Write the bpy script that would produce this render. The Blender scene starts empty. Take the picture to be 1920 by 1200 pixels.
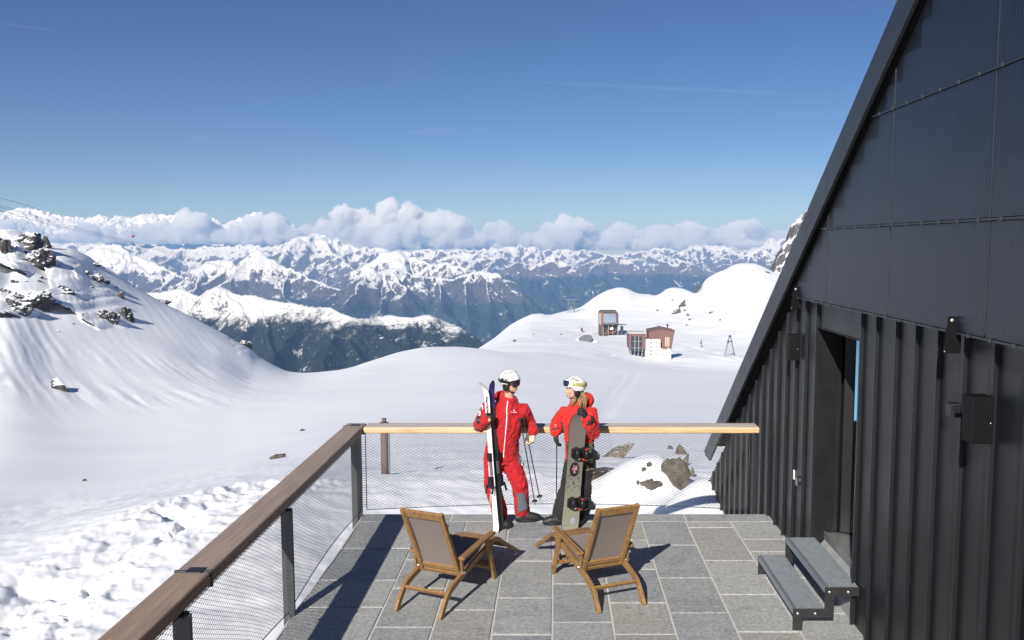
import bpy, bmesh, math, random
import numpy as np
from mathutils import Vector, Matrix, Euler
R = math.radians
scene = bpy.context.scene
COL = scene.collection

# ------------------------------------------------------------------ camera geometry
CX, CY, F = 1041.0, 600.0, 1560.0
HOR = 457.0
H = 3.4
TH = math.atan((CY - HOR) / F)
CT, ST = math.cos(TH), math.sin(TH)

def ray(px, py):
    u = (px - CX) / F
    v = -(py - CY) / F
    return (u, CT + ST * v, CT * v - ST)

def at_y(px, py, Y):
    x, y, z = ray(px, py); t = Y / y
    return Vector((x * t, Y, H + z * t))

def at_z(px, py, Z=0.0):
    x, y, z = ray(px, py); t = (Z - H) / z
    return Vector((x * t, y * t, Z))

def at_x(px, py, X):
    x, y, z = ray(px, py); t = X / x
    return Vector((X, y * t, H + z * t))

def az(px, py):
    x, y, z = ray(px, py)
    return x / y, -z / y          # azimuth tangent, downward slope

def to_px(p):
    x, y, z = p[0], p[1], p[2] - H
    dep = y * CT - z * ST
    up = y * ST + z * CT
    return CX + F * x / dep, CY - F * up / dep

cam_d = bpy.data.cameras.new('camera')
cam = bpy.data.objects.new('camera', cam_d)
COL.objects.link(cam)
cam.location = (0, 0, H)
cam.rotation_euler = (R(90) - TH, 0, 0)
cam_d.sensor_width = 36
cam_d.lens = F * 36 / 1920
cam_d.shift_x = (960 - CX) / 1920
cam_d.clip_start = 0.05
cam_d.clip_end = 120000
scene.camera = cam
scene.render.resolution_x, scene.render.resolution_y = 1024, 640

# ------------------------------------------------------------------ light
SUN = Vector((0.54, 1.60, -1.0)).normalized()
EL = math.asin(-SUN.z)
sl = bpy.data.lights.new('sun', 'SUN')
sl.energy = 5.0; sl.angle = R(0.5); sl.color = (1.0, 0.955, 0.89)
so = bpy.data.objects.new('sun', sl); COL.objects.link(so)
so.rotation_euler = SUN.to_track_quat('-Z', 'Y').to_euler()
so.location = (-6, -18, 14)
w = bpy.data.worlds.new('World'); scene.world = w; w.use_nodes = True
nt = w.node_tree; bg = nt.nodes['Background']
sky = nt.nodes.new('ShaderNodeTexSky'); sky.sky_type = 'NISHITA'
sky.sun_disc = False; sky.sun_elevation = EL
sky.sun_rotation = math.atan2(-SUN.x, -SUN.y)
sky.altitude = 2700; sky.air_density = 1.0; sky.dust_density = 0.1; sky.ozone_density = 3.0
hs = nt.nodes.new('ShaderNodeHueSaturation'); hs.inputs['Saturation'].default_value = 1.16; hs.inputs['Hue'].default_value = 0.511
nt.links.new(sky.outputs[0], hs.inputs['Color']); nt.links.new(hs.outputs[0], bg.inputs[0]); bg.inputs[1].default_value = 0.058
scene.view_settings.view_transform = 'Standard'
scene.view_settings.look = 'None'
scene.view_settings.exposure = 0.35
scene.view_settings.gamma = 1.0

# ------------------------------------------------------------------ tagging
def tag(o, label=None, cat=None, group=None, kind=None):
    if label: o['label'] = label
    if cat: o['category'] = cat
    if group: o['group'] = group
    if kind: o['kind'] = kind
    return o

def thing(name, label, cat, loc=(0, 0, 0), rotz=0.0, group=None):
    o = bpy.data.objects.new(name, None); COL.objects.link(o)
    o.empty_display_size = 0.1
    o.location = loc; o.rotation_euler = (0, 0, rotz)
    return tag(o, label, cat, group)

def link(name, me, parent=None):
    o = bpy.data.objects.new(name, me); COL.objects.link(o)
    if parent is not None: o.parent = parent
    return o

def copy_tree(o, parent=None):
    c = o.copy(); COL.objects.link(c); c.parent = parent
    for ch in list(o.children): copy_tree(ch, c)
    return c

# ------------------------------------------------------------------ noise (numpy)
_rs = np.random.RandomState(11)
_perm = np.concatenate([_rs.permutation(256)] * 2)
_g2 = np.stack([np.cos(np.linspace(0, 2 * np.pi, 256, endpoint=False)), np.sin(np.linspace(0, 2 * np.pi, 256, endpoint=False))], 1)
_g3 = _rs.normal(size=(256, 3)); _g3 /= np.linalg.norm(_g3, axis=1)[:, None]

def perlin2(x, y, seed=0):
    x = np.asarray(x, float) + seed * 17.31; y = np.asarray(y, float) + seed * 9.77
    xi = np.floor(x).astype(int); yi = np.floor(y).astype(int)
    xf, yf = x - xi, y - yi
    u = xf * xf * xf * (xf * (xf * 6 - 15) + 10); v = yf * yf * yf * (yf * (yf * 6 - 15) + 10)
    def g(ix, iy, dx, dy):
        gr = _g2[_perm[_perm[ix & 255] + (iy & 255)]]
        return gr[..., 0] * dx + gr[..., 1] * dy
    a = g(xi, yi, xf, yf); b = g(xi + 1, yi, xf - 1, yf)
    c = g(xi, yi + 1, xf, yf - 1); d = g(xi + 1, yi + 1, xf - 1, yf - 1)
    return 1.5 * ((a + u * (b - a)) + v * ((c + u * (d - c)) - (a + u * (b - a))))

def perlin3(p, seed=0):
    p = np.asarray(p, float) + seed * 13.7
    i = np.floor(p).astype(int); f = p - i
    u = f * f * f * (f * (f * 6 - 15) + 10)
    r = 0
    for dx in (0, 1):
        for dy in (0, 1):
            for dz in (0, 1):
                h = _perm[(_perm[(_perm[(i[..., 0] + dx) & 255] + i[..., 1] + dy) & 255] + i[..., 2] + dz) & 255]
                gr = _g3[h]
                dot = gr[..., 0] * (f[..., 0] - dx) + gr[..., 1] * (f[..., 1] - dy) + gr[..., 2] * (f[..., 2] - dz)
                wt = (u[..., 0] if dx else 1 - u[..., 0]) * (u[..., 1] if dy else 1 - u[..., 1]) * (u[..., 2] if dz else 1 - u[..., 2])
                r = r + wt * dot
    return r * 1.6

def fbm2(x, y, o=5, seed=0, gain=0.5):
    r = 0; a = 1; f = 1
    for k in range(o):
        r = r + a * perlin2(x * f, y * f, seed + k * 3); a *= gain; f *= 2.03
    return r

def ridged2(x, y, o=6, seed=0, gain=0.5):
    r = 0; a = 1; f = 1; wgt = 1.0; n = 0
    for k in range(o):
        s = 1 - np.abs(perlin2(x * f, y * f, seed + k * 3)); s = s * s * wgt
        wgt = np.clip(s * 1.8, 0, 1)
        r = r + a * s; n += a; a *= gain; f *= 2.07
    return r / n

def fbm3(p, o=4, seed=0, gain=0.5):
    r = 0; a = 1; f = 1
    for k in range(o):
        r = r + a * perlin3(p * f, seed + k * 3); a *= gain; f *= 2.03
    return r

def smooth01(x): 
    x = np.clip(x, 0, 1); return x * x * (3 - 2 * x)

def pchip(xs, ys, x):
    xs = np.asarray(xs, float); ys = np.asarray(ys, float); x = np.asarray(x, float)
    h = np.diff(xs); dl = np.diff(ys) / h
    n = len(xs); m = np.zeros(n)
    m[0] = dl[0]; m[-1] = dl[-1]
    for i in range(1, n - 1):
        if dl[i - 1] * dl[i] > 0:
            w1 = 2 * h[i] + h[i - 1]; w2 = h[i] + 2 * h[i - 1]
            m[i] = (w1 + w2) / (w1 / dl[i - 1] + w2 / dl[i])
    k = np.clip(np.searchsorted(xs, x) - 1, 0, n - 2)
    t = np.clip((x - xs[k]) / h[k], 0, 1)
    h00 = 2 * t**3 - 3 * t**2 + 1; h10 = t**3 - 2 * t**2 + t
    h01 = -2 * t**3 + 3 * t**2; h11 = t**3 - t**2
    return h00 * ys[k] + h10 * h[k] * m[k] + h01 * ys[k + 1] + h11 * h[k] * m[k + 1]

# ------------------------------------------------------------------ meshes
def mesh_np(name, V, Fq, mat=None, smooth=True):
    V = np.asarray(V, np.float32); Fq = np.asarray(Fq, np.int32)
    me = bpy.data.meshes.new(name)
    me.vertices.add(len(V)); me.vertices.foreach_set('co', V.ravel())
    k = Fq.shape[1]
    me.loops.add(Fq.size); me.loops.foreach_set('vertex_index', Fq.ravel())
    me.polygons.add(len(Fq))
    me.polygons.foreach_set('loop_start', np.arange(0, Fq.size, k, dtype=np.int32))
    me.polygons.foreach_set('loop_total', np.full(len(Fq), k, np.int32))
    me.update(calc_edges=True)
    me.polygons.foreach_set('use_smooth', np.full(len(Fq), bool(smooth)))
    if mat: me.materials.append(mat)
    me.validate()
    return me

def grid_mesh(name, X, Y, Z, mat, smooth=True):
    r, c = X.shape
    V = np.stack([X, Y, Z], -1).reshape(-1, 3)
    i = np.arange(r * c).reshape(r, c)
    Fq = np.stack([i[:-1, :-1], i[:-1, 1:], i[1:, 1:], i[1:, :-1]], -1).reshape(-1, 4)
    return mesh_np(name, V, Fq, mat, smooth)

class MB:
    """collects boxes, prisms and tubes into one mesh"""
    def __init__(s): s.v = []; s.f = []; s.mi = []; s.cur = 0
    def _add(s, vs, fs):
        o = len(s.v); s.v += [Vector(p) for p in vs]
        for f in fs: s.f.append([i + o for i in f]); s.mi.append(s.cur)
    def box(s, c, size, rot=None, M=None):
        hx, hy, hz = size[0] / 2, size[1] / 2, size[2] / 2
        vs = [Vector((x, y, z)) for x in (-hx, hx) for y in (-hy, hy) for z in (-hz, hz)]
        if rot is not None:
            m = Euler(rot).to_matrix(); vs = [m @ p for p in vs]
        if M is not None: vs = [M @ p for p in vs]
        vs = [p + Vector(c) for p in vs]
        s._add(vs, [(0, 1, 3, 2), (4, 6, 7, 5), (0, 4, 5, 1), (2, 3, 7, 6), (0, 2, 6, 4), (1, 5, 7, 3)])
        return s
    def lohi(s, a, b):
        return s.box([(a[i] + b[i]) / 2 for i in range(3)], [abs(b[i] - a[i]) for i in range(3)])
    def bar(s, a, b, w, h, up=(0, 0, 1)):
        a, b = Vector(a), Vector(b); d = (b - a); L = d.length; d.normalize()
        u = Vector(up); sx = d.cross(u)
        if sx.length < 1e-4: sx = d.cross(Vector((1, 0, 0)))
        sx.normalize(); u = sx.cross(d)
        M = Matrix((sx, d, u)).transposed()
        return s.box((a + b) / 2, (w, L, h), M=M)
    def prism(s, poly, axis, lo, hi):
        """extrude a 2-D polygon along axis ('x','y','z')"""
        n = len(poly)
        def P(p, t):
            if axis == 'x': return (t, p[0], p[1])
            if axis == 'y': return (p[0], t, p[1])
            return (p[0], p[1], t)
        vs = [P(p, lo) for p in poly] + [P(p, hi) for p in poly]
        fs = [list(range(n))[::-1], list(range(n, 2 * n))] + [(i, (i + 1) % n, (i + 1) % n + n, i + n) for i in range(n)]
        s._add(vs, fs); return s
    def tube(s, pts, r, n=8, caps=True, ref=None):
        pts = [Vector(p) for p in pts]
        rs = r if isinstance(r, (list, tuple)) else [r] * len(pts)
        rings = []; up = Vector(ref) if ref else None
        for i, p in enumerate(pts):
            d = (pts[min(i + 1, len(pts) - 1)] - pts[max(i - 1, 0)])
            if d.length < 1e-9: d = Vector((0, 0, 1))
            d.normalize()
            if up is None: up = d.orthogonal()
            up = (up - d * up.dot(d))
            if up.length < 1e-5: up = d.orthogonal()
            up.normalize(); sd = d.cross(up)
            rr = rs[i]; ra, rb = (rr if isinstance(rr, (tuple, list)) else (rr, rr))
            rings.append([p + up * (math.cos(t) * ra) + sd * (math.sin(t) * rb) for t in [2 * math.pi * k / n for k in range(n)]])
        vs = [q for rg in rings for q in rg]; fs = []
        for i in range(len(rings) - 1):
            for k in range(n):
                k2 = (k + 1) % n
                fs.append((i * n + k, i * n + k2, (i + 1) * n + k2, (i + 1) * n + k))
        if caps:
            fs.append(list(range(n))[::-1]); m = (len(rings) - 1) * n
            fs.append([m + k for k in range(n)])
        s._add(vs, fs); return s
    def ball(s, c, r, seg=12, rings=8, M=None):
        r3 = r if isinstance(r, (tuple, list)) else (r, r, r)
        vs = []; fs = []
        for i in range(1, rings):
            ph = math.pi * i / rings
            for k in range(seg):
                t = 2 * math.pi * k / seg
                vs.append(Vector((r3[0] * math.sin(ph) * math.cos(t), r3[1] * math.sin(ph) * math.sin(t), r3[2] * math.cos(ph))))
        vs.append(Vector((0, 0, r3[2]))); vs.append(Vector((0, 0, -r3[2])))
        T, B = len(vs) - 2, len(vs) - 1
        for i in range(rings - 2):
            for k in range(seg):
                k2 = (k + 1) % seg
                fs.append((i * seg + k, (i + 1) * seg + k, (i + 1) * seg + k2, i * seg + k2))
        for k in range(seg):
            k2 = (k + 1) % seg
            fs.append((T, k, k2)); m = (rings - 2) * seg; fs.append((B, m + k2, m + k))
        if M is not None: vs = [M @ p for p in vs]
        s._add([p + Vector(c) for p in vs], fs); return s
    def quad(s, a, b, c, d): s._add([a, b, c, d], [(0, 1, 2, 3)]); return s
    def build(s, name, mat, parent=None, smooth=False, bevel=0.0, world=False, seg=2, angle=40):
        vs = s.v
        if world and parent is not None:
            inv = (Matrix.Translation(parent.location) @ parent.rotation_euler.to_matrix().to_4x4()).inverted()
            vs = [inv @ p for p in vs]
        me = bpy.data.meshes.new(name)
        me.from_pydata([tuple(p) for p in vs], [], s.f)
        mats = mat if isinstance(mat, (list, tuple)) else [mat]
        for m in mats: me.materials.append(m)
        if len(mats) > 1: me.polygons.foreach_set('material_index', s.mi)
        bm = bmesh.new(); bm.from_mesh(me); bmesh.ops.recalc_face_normals(bm, faces=bm.faces); bm.to_mesh(me); bm.free()
        if smooth: me.polygons.foreach_set('use_smooth', [True] * len(me.polygons))
        o = link(name, me, parent)
        if bevel > 0:
            b = o.modifiers.new('bevel', 'BEVEL'); b.width = bevel; b.segments = seg; b.limit_method = 'ANGLE'; b.angle_limit = R(angle)
        return o

def evaluated(o, name):
    """the mesh of o with its modifiers, as new plain mesh data"""
    dg = bpy.context.evaluated_depsgraph_get(); dg.update()
    return bpy.data.meshes.new_from_object(o.evaluated_get(dg), depsgraph=dg)

def remeshed(mb, voxel, smooth_it=4, fac=0.5, name='blob'):
    """union of overlapping closed shapes as one smooth surface (vertex and face arrays)"""
    me = bpy.data.meshes.new(name); me.from_pydata([tuple(p) for p in mb.v], [], mb.f)
    bm = bmesh.new(); bm.from_mesh(me); bmesh.ops.recalc_face_normals(bm, faces=bm.faces); bm.to_mesh(me); bm.free()
    o = bpy.data.objects.new(name, me); COL.objects.link(o)
    m = o.modifiers.new('r', 'REMESH'); m.mode = 'VOXEL'; m.voxel_size = voxel; m.use_smooth_shade = True
    if smooth_it:
        q = o.modifiers.new('s', 'SMOOTH'); q.iterations = smooth_it; q.factor = fac
    out = evaluated(o, name)
    bpy.data.objects.remove(o); bpy.data.meshes.remove(me)
    return out

def coords(me):
    a = np.empty(len(me.vertices) * 3, np.float32); me.vertices.foreach_get('co', a); return a.reshape(-1, 3)
def normals(me):
    a = np.empty(len(me.vertices) * 3, np.float32); me.vertices.foreach_get('normal', a); return a.reshape(-1, 3)
def set_coords(me, a):
    me.vertices.foreach_set('co', np.asarray(a, np.float32).ravel()); me.update()

# ------------------------------------------------------------------ materials
class NT:
    def __init__(s, name):
        s.m = bpy.data.materials.new(name); s.m.use_nodes = True
        s.t = s.m.node_tree; s.bsdf = s.t.nodes['Principled BSDF']; s.out = s.t.nodes['Material Output']
    def n(s, typ, **kw):
        nd = s.t.nodes.new(typ)
        for k, v in kw.items():
            if k.startswith('i_'):
                key = k[2:]; key = int(key) if key.isdigit() else key.replace('_', ' ')
                s.set(nd.inputs[key], v)
            else: setattr(nd, k, v)
        return nd
    def set(s, sock, v):
        if isinstance(v, bpy.types.NodeSocket): s.t.links.new(v, sock)
        else: sock.default_value = v
    def math(s, op, a, b=None, c=None, clamp=False):
        nd = s.t.nodes.new('ShaderNodeMath'); nd.operation = op; nd.use_clamp = clamp
        s.set(nd.inputs[0], a)
        if b is not None: s.set(nd.inputs[1], b)
        if c is not None: s.set(nd.inputs[2], c)
        return nd.outputs[0]
    def pos(s, kind='Object'):
        if kind == 'World': return s.n('ShaderNodeNewGeometry').outputs['Position']
        return s.n('ShaderNodeTexCoord').outputs[kind]
    def mapping(s, vec, scale=(1, 1, 1), rot=(0, 0, 0), loc=(0, 0, 0)):
        nd = s.n('ShaderNodeMapping'); s.set(nd.inputs['Vector'], vec)
        nd.inputs['Scale'].default_value = scale; nd.inputs['Rotation'].default_value = rot; nd.inputs['Location'].default_value = loc
        return nd.outputs[0]
    def noise(s, vec, scale, detail=4, rough=0.55, dist=0.0, col=False):
        nd = s.n('ShaderNodeTexNoise'); s.set(nd.inputs['Vector'], vec)
        nd.inputs['Scale'].default_value = scale; nd.inputs['Detail'].default_value = detail
        nd.inputs['Roughness'].default_value = rough; nd.inputs['Distortion'].default_value = dist
        return nd.outputs['Color' if col else 'Fac']
    def mr(s, v, a, b, c=0.0, d=1.0, smooth=True):
        nd = s.n('ShaderNodeMapRange'); nd.interpolation_type = 'SMOOTHSTEP' if smooth else 'LINEAR'
        s.set(nd.inputs[0], v); s.set(nd.inputs[1], a); s.set(nd.inputs[2], b); s.set(nd.inputs[3], c); s.set(nd.inputs[4], d)
        return nd.outputs[0]
    def mix(s, f, a, b):
        nd = s.n('ShaderNodeMix'); nd.data_type = 'RGBA'
        s.set(nd.inputs['Factor'], f)
        for sock, v in ((nd.inputs['A'], a), (nd.inputs['B'], b)): pass
        A = [i for i in nd.inputs if i.name == 'A' and i.type == 'RGBA'][0]; B = [i for i in nd.inputs if i.name == 'B' and i.type == 'RGBA'][0]
        s.set(A, a if isinstance(a, bpy.types.NodeSocket) else (*a, 1)); s.set(B, b if isinstance(b, bpy.types.NodeSocket) else (*b, 1))
        return [o for o in nd.outputs if o.type == 'RGBA'][0]
    def bump(s, h, strength=0.3, dist=0.01, normal=None):
        nd = s.n('ShaderNodeBump'); s.set(nd.inputs['Height'], h)
        nd.inputs['Strength'].default_value = strength; nd.inputs['Distance'].default_value = dist
        if normal is not None: s.set(nd.inputs['Normal'], normal)
        return nd.outputs[0]
    def done(s, col=None, rough=None, metal=None, normal=None, spec=None):
        b = s.bsdf.inputs
        if col is not None: s.set(b['Base Color'], col if isinstance(col, bpy.types.NodeSocket) else (*col, 1))
        if rough is not None: s.set(b['Roughness'], rough)
        if metal is not None: s.set(b['Metallic'], metal)
        if normal is not None: s.set(b['Normal'], normal)
        if spec is not None: s.set(b['Specular IOR Level'], spec)
        return s.m

def simple(name, col, rough=0.5, metal=0.0, var=0.12, scale=8.0, bump=0.0, bscale=60.0, spec=None):
    """a plain material with a little procedural colour and surface variation"""
    t = NT(name); p = t.pos()
    nz = t.noise(p, scale, 5, 0.6)
    c = t.mix(nz, tuple(max(0, x * (1 - var)) for x in col), tuple(min(1, x * (1 + var)) for x in col))
    nrm = t.bump(t.noise(p, bscale, 3), bump, 0.004) if bump else None
    return t.done(c, t.mr(nz, 0.2, 0.8, max(0.02, rough - 0.06), min(1, rough + 0.06)), metal, nrm, spec)
# ================================================================== snow and rock materials
def snow_material():
    t = NT('snow'); p = t.pos('World')
    big = t.noise(p, 0.05, 4); fine = t.noise(p, 9.0, 6, 0.65); mid = t.noise(p, 1.2, 5, 0.6)
    c = t.mix(big, (0.875, 0.885, 0.90), (0.905, 0.905, 0.905))
    b1 = t.bump(mid, 0.25, 0.06); b2 = t.bump(fine, 0.22, 0.02, b1)
    t.bsdf.inputs['Subsurface Weight'].default_value = 0.0
    g = t.n('ShaderNodeNewGeometry'); nz = t.n('ShaderNodeSeparateXYZ'); t.set(nz.inputs[0], g.outputs['Normal'])
    rn = t.noise(p, 0.55, 8, 0.68, 0.5)
    st_ = t.math('ADD', nz.outputs[2], t.math('MULTIPLY', t.math('SUBTRACT', rn, 0.5), 0.75))
    rk = t.mix(t.mr(t.noise(p, 1.6, 8, 0.7, 0.6), 0.3, 0.7), (0.028, 0.028, 0.028), (0.12, 0.11, 0.10))
    c = t.mix(t.mr(st_, 0.33, 0.43), rk, c)
    return t.done(c, 0.65, 0, b2, 0.25)

def rock_material(name, snow_lo=0.55, snow_hi=0.8, dark=(0.045, 0.042, 0.04), light=(0.15, 0.135, 0.115), sc=1.0):
    t = NT(name); p = t.pos('World')
    g = t.n('ShaderNodeNewGeometry')
    nz = t.n('ShaderNodeSeparateXYZ'); t.set(nz.inputs[0], g.outputs['Normal'])
    n1 = t.noise(p, 1.4 * sc, 8, 0.68, 0.6); n2 = t.noise(t.mapping(p, (1, 1, 4)), 3.0 * sc, 6, 0.7)
    c = t.mix(t.mr(n1, 0.3, 0.7), dark, light)
    c = t.mix(t.mr(n2, 0.5, 0.75, 0, 0.6), c, (0.075, 0.068, 0.05))
    sm = t.math('ADD', nz.outputs[2], t.math('MULTIPLY', t.math('SUBTRACT', t.noise(p, 2.5 * sc, 6, 0.65), 0.5), 0.7))
    sm = t.mr(sm, snow_lo, snow_hi)
    col = t.mix(sm, c, (0.86, 0.875, 0.90))
    return t.done(col, 0.85, 0, t.bump(n2, 0.6, 0.15 / sc), 0.2)

M_SNOW = snow_material()
M_ROCK = rock_material('snowy_rock', 0.60, 0.74, (0.03, 0.03, 0.03), (0.115, 0.105, 0.095), 0.9)
M_BARE = rock_material('bare_rock', 0.93, 1.1, (0.10, 0.088, 0.07), (0.26, 0.225, 0.18), 4.0)

def mountain_material(name, tree_z, tree_soft, rock=(0.15, 0.125, 0.11), forest=(0.028, 0.038, 0.03), snow_a=0.52, snow_b=0.70, sc=1.0, snowfade=(-1500, 600), patch=0.6):
    t = NT(name); p = t.pos('World')
    g = t.n('ShaderNodeNewGeometry')
    nz = t.n('ShaderNodeSeparateXYZ'); t.set(nz.inputs[0], g.outputs['Normal'])
    pz = t.n('ShaderNodeSeparateXYZ'); t.set(pz.inputs[0], p)
    km = t.mapping(p, (0.001 * sc, 0.001 * sc, 0.001 * sc))
    n1 = t.noise(km, 4.0, 10, 0.68, 0.3); n2 = t.noise(t.mapping(km, (1, 1, 0.4)), 26.0, 8, 0.76); n3 = t.noise(km, 1.3, 6, 0.6)
    rk = t.mix(t.mr(n2, 0.3, 0.7), tuple(x * 0.55 for x in rock), tuple(min(1, x * 1.35) for x in rock))
    zf = t.mr(pz.outputs[2], snowfade[0], snowfade[1], -0.34, 0.10, smooth=False)
    s = t.math('ADD', nz.outputs[2], t.math('MULTIPLY', t.math('SUBTRACT', n2, 0.5), patch))
    s = t.math('ADD', s, t.math('MULTIPLY', t.math('SUBTRACT', n1, 0.5), 0.5))
    s = t.math('ADD', s, zf)
    sm = t.mr(s, snow_a, snow_b)
    col = t.mix(sm, rk, (0.83, 0.82, 0.80))
    zz = t.math('ADD', pz.outputs[2], t.math('MULTIPLY', t.math('SUBTRACT', n1, 0.5), tree_soft * 2.2))
    zz = t.math('ADD', zz, t.math('MULTIPLY', t.math('SUBTRACT', n3, 0.5), tree_soft * 2.0))
    fm = t.mr(zz, tree_z - tree_soft * 0.3, tree_z + tree_soft * 0.3, 1, 0)
    fo = t.mix(t.mr(n2, 0.4, 0.66), tuple(x * 0.7 for x in forest), tuple(x * 2.4 for x in forest))
    clear = t.mr(t.math('ADD', n1, t.math('MULTIPLY', n2, 0.6)), 0.92, 0.97)
    fo = t.mix(clear, fo, (0.6, 0.6, 0.6))
    col = t.mix(fm, col, fo)
    return t.done(col, 0.9, 0, t.bump(n2, 0.5, 60.0), 0.05)

# ================================================================== near terrain: columns (azimuth) with control rails
def interp_rail(rail, A):
    a = []; sl = []; ld = []
    for px, py, d in rail:
        aa, tt = az(px, py); a.append(aa); sl.append(tt); ld.append(math.log(d))
    return pchip(a, sl, A), pchip(a, ld, A)

class Land:
    def __init__(s, rails, a0, a1, ncol, nrows):
        s.A = np.linspace(a0, a1, ncol)
        S = []; L = []
        for r in rails:
            q, l = interp_rail(r, s.A); S.append(q); L.append(l)
        S = np.array(S); L = np.array(L)
        nr = sum(nrows) + 1
        s.D = np.zeros((nr, ncol)); s.T = np.zeros((nr, ncol))
        for c in range(ncol):
            ld = []
            for k, n in enumerate(nrows):
                ld += list(np.linspace(L[k, c], L[k + 1, c], n, endpoint=False))
            ld.append(L[-1, c]); ld = np.array(ld)
            s.D[:, c] = np.exp(ld); s.T[:, c] = pchip(L[:, c], S[:, c], ld)
        s.X = s.A[None, :] * s.D; s.Y = s.D; s.Z = H - s.T * s.D
    def where(s, px, py):
        """first surface point seen through a pixel"""
        a, t = az(px, py)
        c = int(np.clip(np.searchsorted(s.A, a), 0, len(s.A) - 1))
        col = (H - s.Z[:, c]) / s.Y[:, c]
        for r in range(3, len(col)):
            if col[r] <= t:
                f = (col[r - 1] - t) / max(1e-9, col[r - 1] - col[r])
                d = s.D[r - 1, c] + f * (s.D[r, c] - s.D[r - 1, c])
                return Vector((a * d, d, H - t * d))
        return None
    def height(s, x, y):
        a = x / y; c = int(np.clip(np.searchsorted(s.A, a), 0, len(s.A) - 1))
        return float(np.interp(y, s.D[:, c], s.Z[:, c]))

def Zr(lst):   # rail points given as (px, z, d): turn z into a pixel row
    out = []
    for px, z, d in lst:
        sl = (H - z) / d; v = (ST - CT * sl) / (-(CT + ST * sl)) 
        v = -(sl * CT - ST) / (CT + sl * ST) if False else (ST - sl * CT) / (CT + sl * ST)
        out.append((px, CY - F * v, d))
    return out

rails = [
    Zr([(-900, -0.8, 3.0), (200, -0.8, 3.0), (1041, -0.8, 3.0), (1900, -0.8, 3.0), (3000, -0.8, 3.0)]),
    Zr([(-900, -1.25, 8.0), (0, -1.2, 8.5), (500, -1.1, 9.5), (720, -1.6, 11.5), (1041, -1.8, 12), (1250, -1.8, 12), (1400, -1.2, 11.5), (1900, -0.6, 10.8), (3000, -0.6, 10.6)]),
    [(-900, 1075, 15), (0, 1003, 16), (150, 972, 16.5), (300, 938, 17), (400, 921, 17.5), (500, 904, 18), (600, 894, 19), (720, 889, 19.5), (900, 884, 20), (1100, 884, 20), (1300, 880, 20), (1500, 872, 20), (3000, 870, 20)],
    [(-900, 1040, 26), (0, 984, 28), (300, 928, 28), (500, 891, 28), (720, 868, 28), (900, 860, 28), (1100, 858, 28), (1500, 850, 28), (3000, 850, 28)],
    [(-900, 930, 60), (0, 905, 62), (200, 885, 68), (400, 845, 80), (600, 800, 90), (800, 782, 90), (1000, 774, 90), (1300, 772, 90), (1500, 765, 90), (3000, 765, 90)],
    [(-900, 760, 105), (0, 790, 108), (100, 790, 113), (250, 770, 130), (400, 745, 150), (560, 735, 170), (720, 714, 190), (900, 694, 210), (1100, 704, 230), (1300, 714, 240), (1500, 722, 240), (3000, 722, 240)],
    [(-900, 560, 170), (0, 600, 175), (100, 625, 182), (200, 640, 192), (300, 650, 205), (400, 672, 218), (480, 703, 222), (560, 711, 230), (720, 684, 270), (900, 664, 300), (1100, 680, 320), (1300, 697, 330), (1500, 705, 330), (3000, 705, 330)],
    [(-900, 250, 250), (-400, 350, 240), (0, 441, 235), (35, 437, 235), (60, 440, 236), (80, 452, 236), (100, 462, 237), (130, 466, 240), (160, 478, 245), (190, 497, 252), (220, 515, 255), (260, 541, 258), (300, 565, 260), (350, 590, 262), (400, 616, 264), (440, 637, 266), (465, 650, 268), (480, 664, 270), (500, 677, 272), (520, 688, 275), (545, 697, 280), (570, 699, 285), (620, 695, 295), (660, 688, 305), (690, 678, 315), (720, 669, 325), (760, 658, 340), (800, 651.5, 352), (850, 650, 370), (900, 654, 380), (950, 660, 390), (1000, 660, 400), (1100, 672, 420), (1300, 694, 430), (1500, 702, 430), (3000, 702, 430)],
]
rails.append([(p, y + 14, d * 1.2) for p, y, d in rails[-1]])
rails.append([(p, y + 110, d * 1.8) for p, y, d in rails[-2]])
near = Land(rails, -1.30, 1.30, 1150, [24, 110, 26, 30, 34, 50, 50, 14, 10])
X, Y, Z, D = near.X, near.Y, near.Z, near.D

# relief: rolling drifts, avalanche runnels on the left slope, the trampled path in the foreground
Z += np.clip(D / 60, 0, 1) * 0.22 * fbm2(X / 34, Y / 34, 3, 3) * np.clip((near.T - np.roll(near.T, -1, 0)) * 0 + 1, 0, 1)
left = smooth01((-X / Y - 0.26) / 0.18) * smooth01((D - 100) / 35) * smooth01((262 - D) / 30)
fx, fy = 0.64, -0.77                                   # fall line on the plan
across = X * fy * -1 + Y * fx
along = X * fx + Y * fy
run = fbm2(across / 1.7 + 0.5 * fbm2(X / 30, Y / 30, 3, 9), along / 60, 4, 21)
lump = fbm2(X / 1.6, Y / 1.6, 3, 33)
msk = smooth01(0.5 + 1.1 * fbm2(X / 45, Y / 45, 3, 41))
Z += left * (0.13 * run + 0.05 * lump * msk) * (0.25 + 0.75 * msk)
# bulges round the outcrops
def nearline(pts):
    """distance on the plan from every terrain vertex to a polyline"""
    best = np.full(X.shape, 1e9)
    for (x0, y0), (x1, y1) in zip(pts[:-1], pts[1:]):
        dx, dy = x1 - x0, y1 - y0; L2 = dx * dx + dy * dy
        t = np.clip(((X - x0) * dx + (Y - y0) * dy) / L2, 0, 1)
        best = np.minimum(best, np.hypot(X - x0 - t * dx, Y - y0 - t * dy))
    return best
trackpx = [(-200, 1260), (20, 1165), (110, 1095), (205, 1040), (290, 985), (360, 950), (430, 930), (505, 905)]
tr = []
for px, py in trackpx:
    q = near.where(px, py)
    if q is not None: tr.append((q.x, q.y))
dt = nearline(tr)
nearbank = smooth01((20 - D) / 2.5) * smooth01((-X - 2.55) / 0.5)
patchy = 0.35 + 0.9 * smooth01(0.5 + 1.2 * fbm2(X / 2.4, Y / 2.4, 3, 111))
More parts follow.
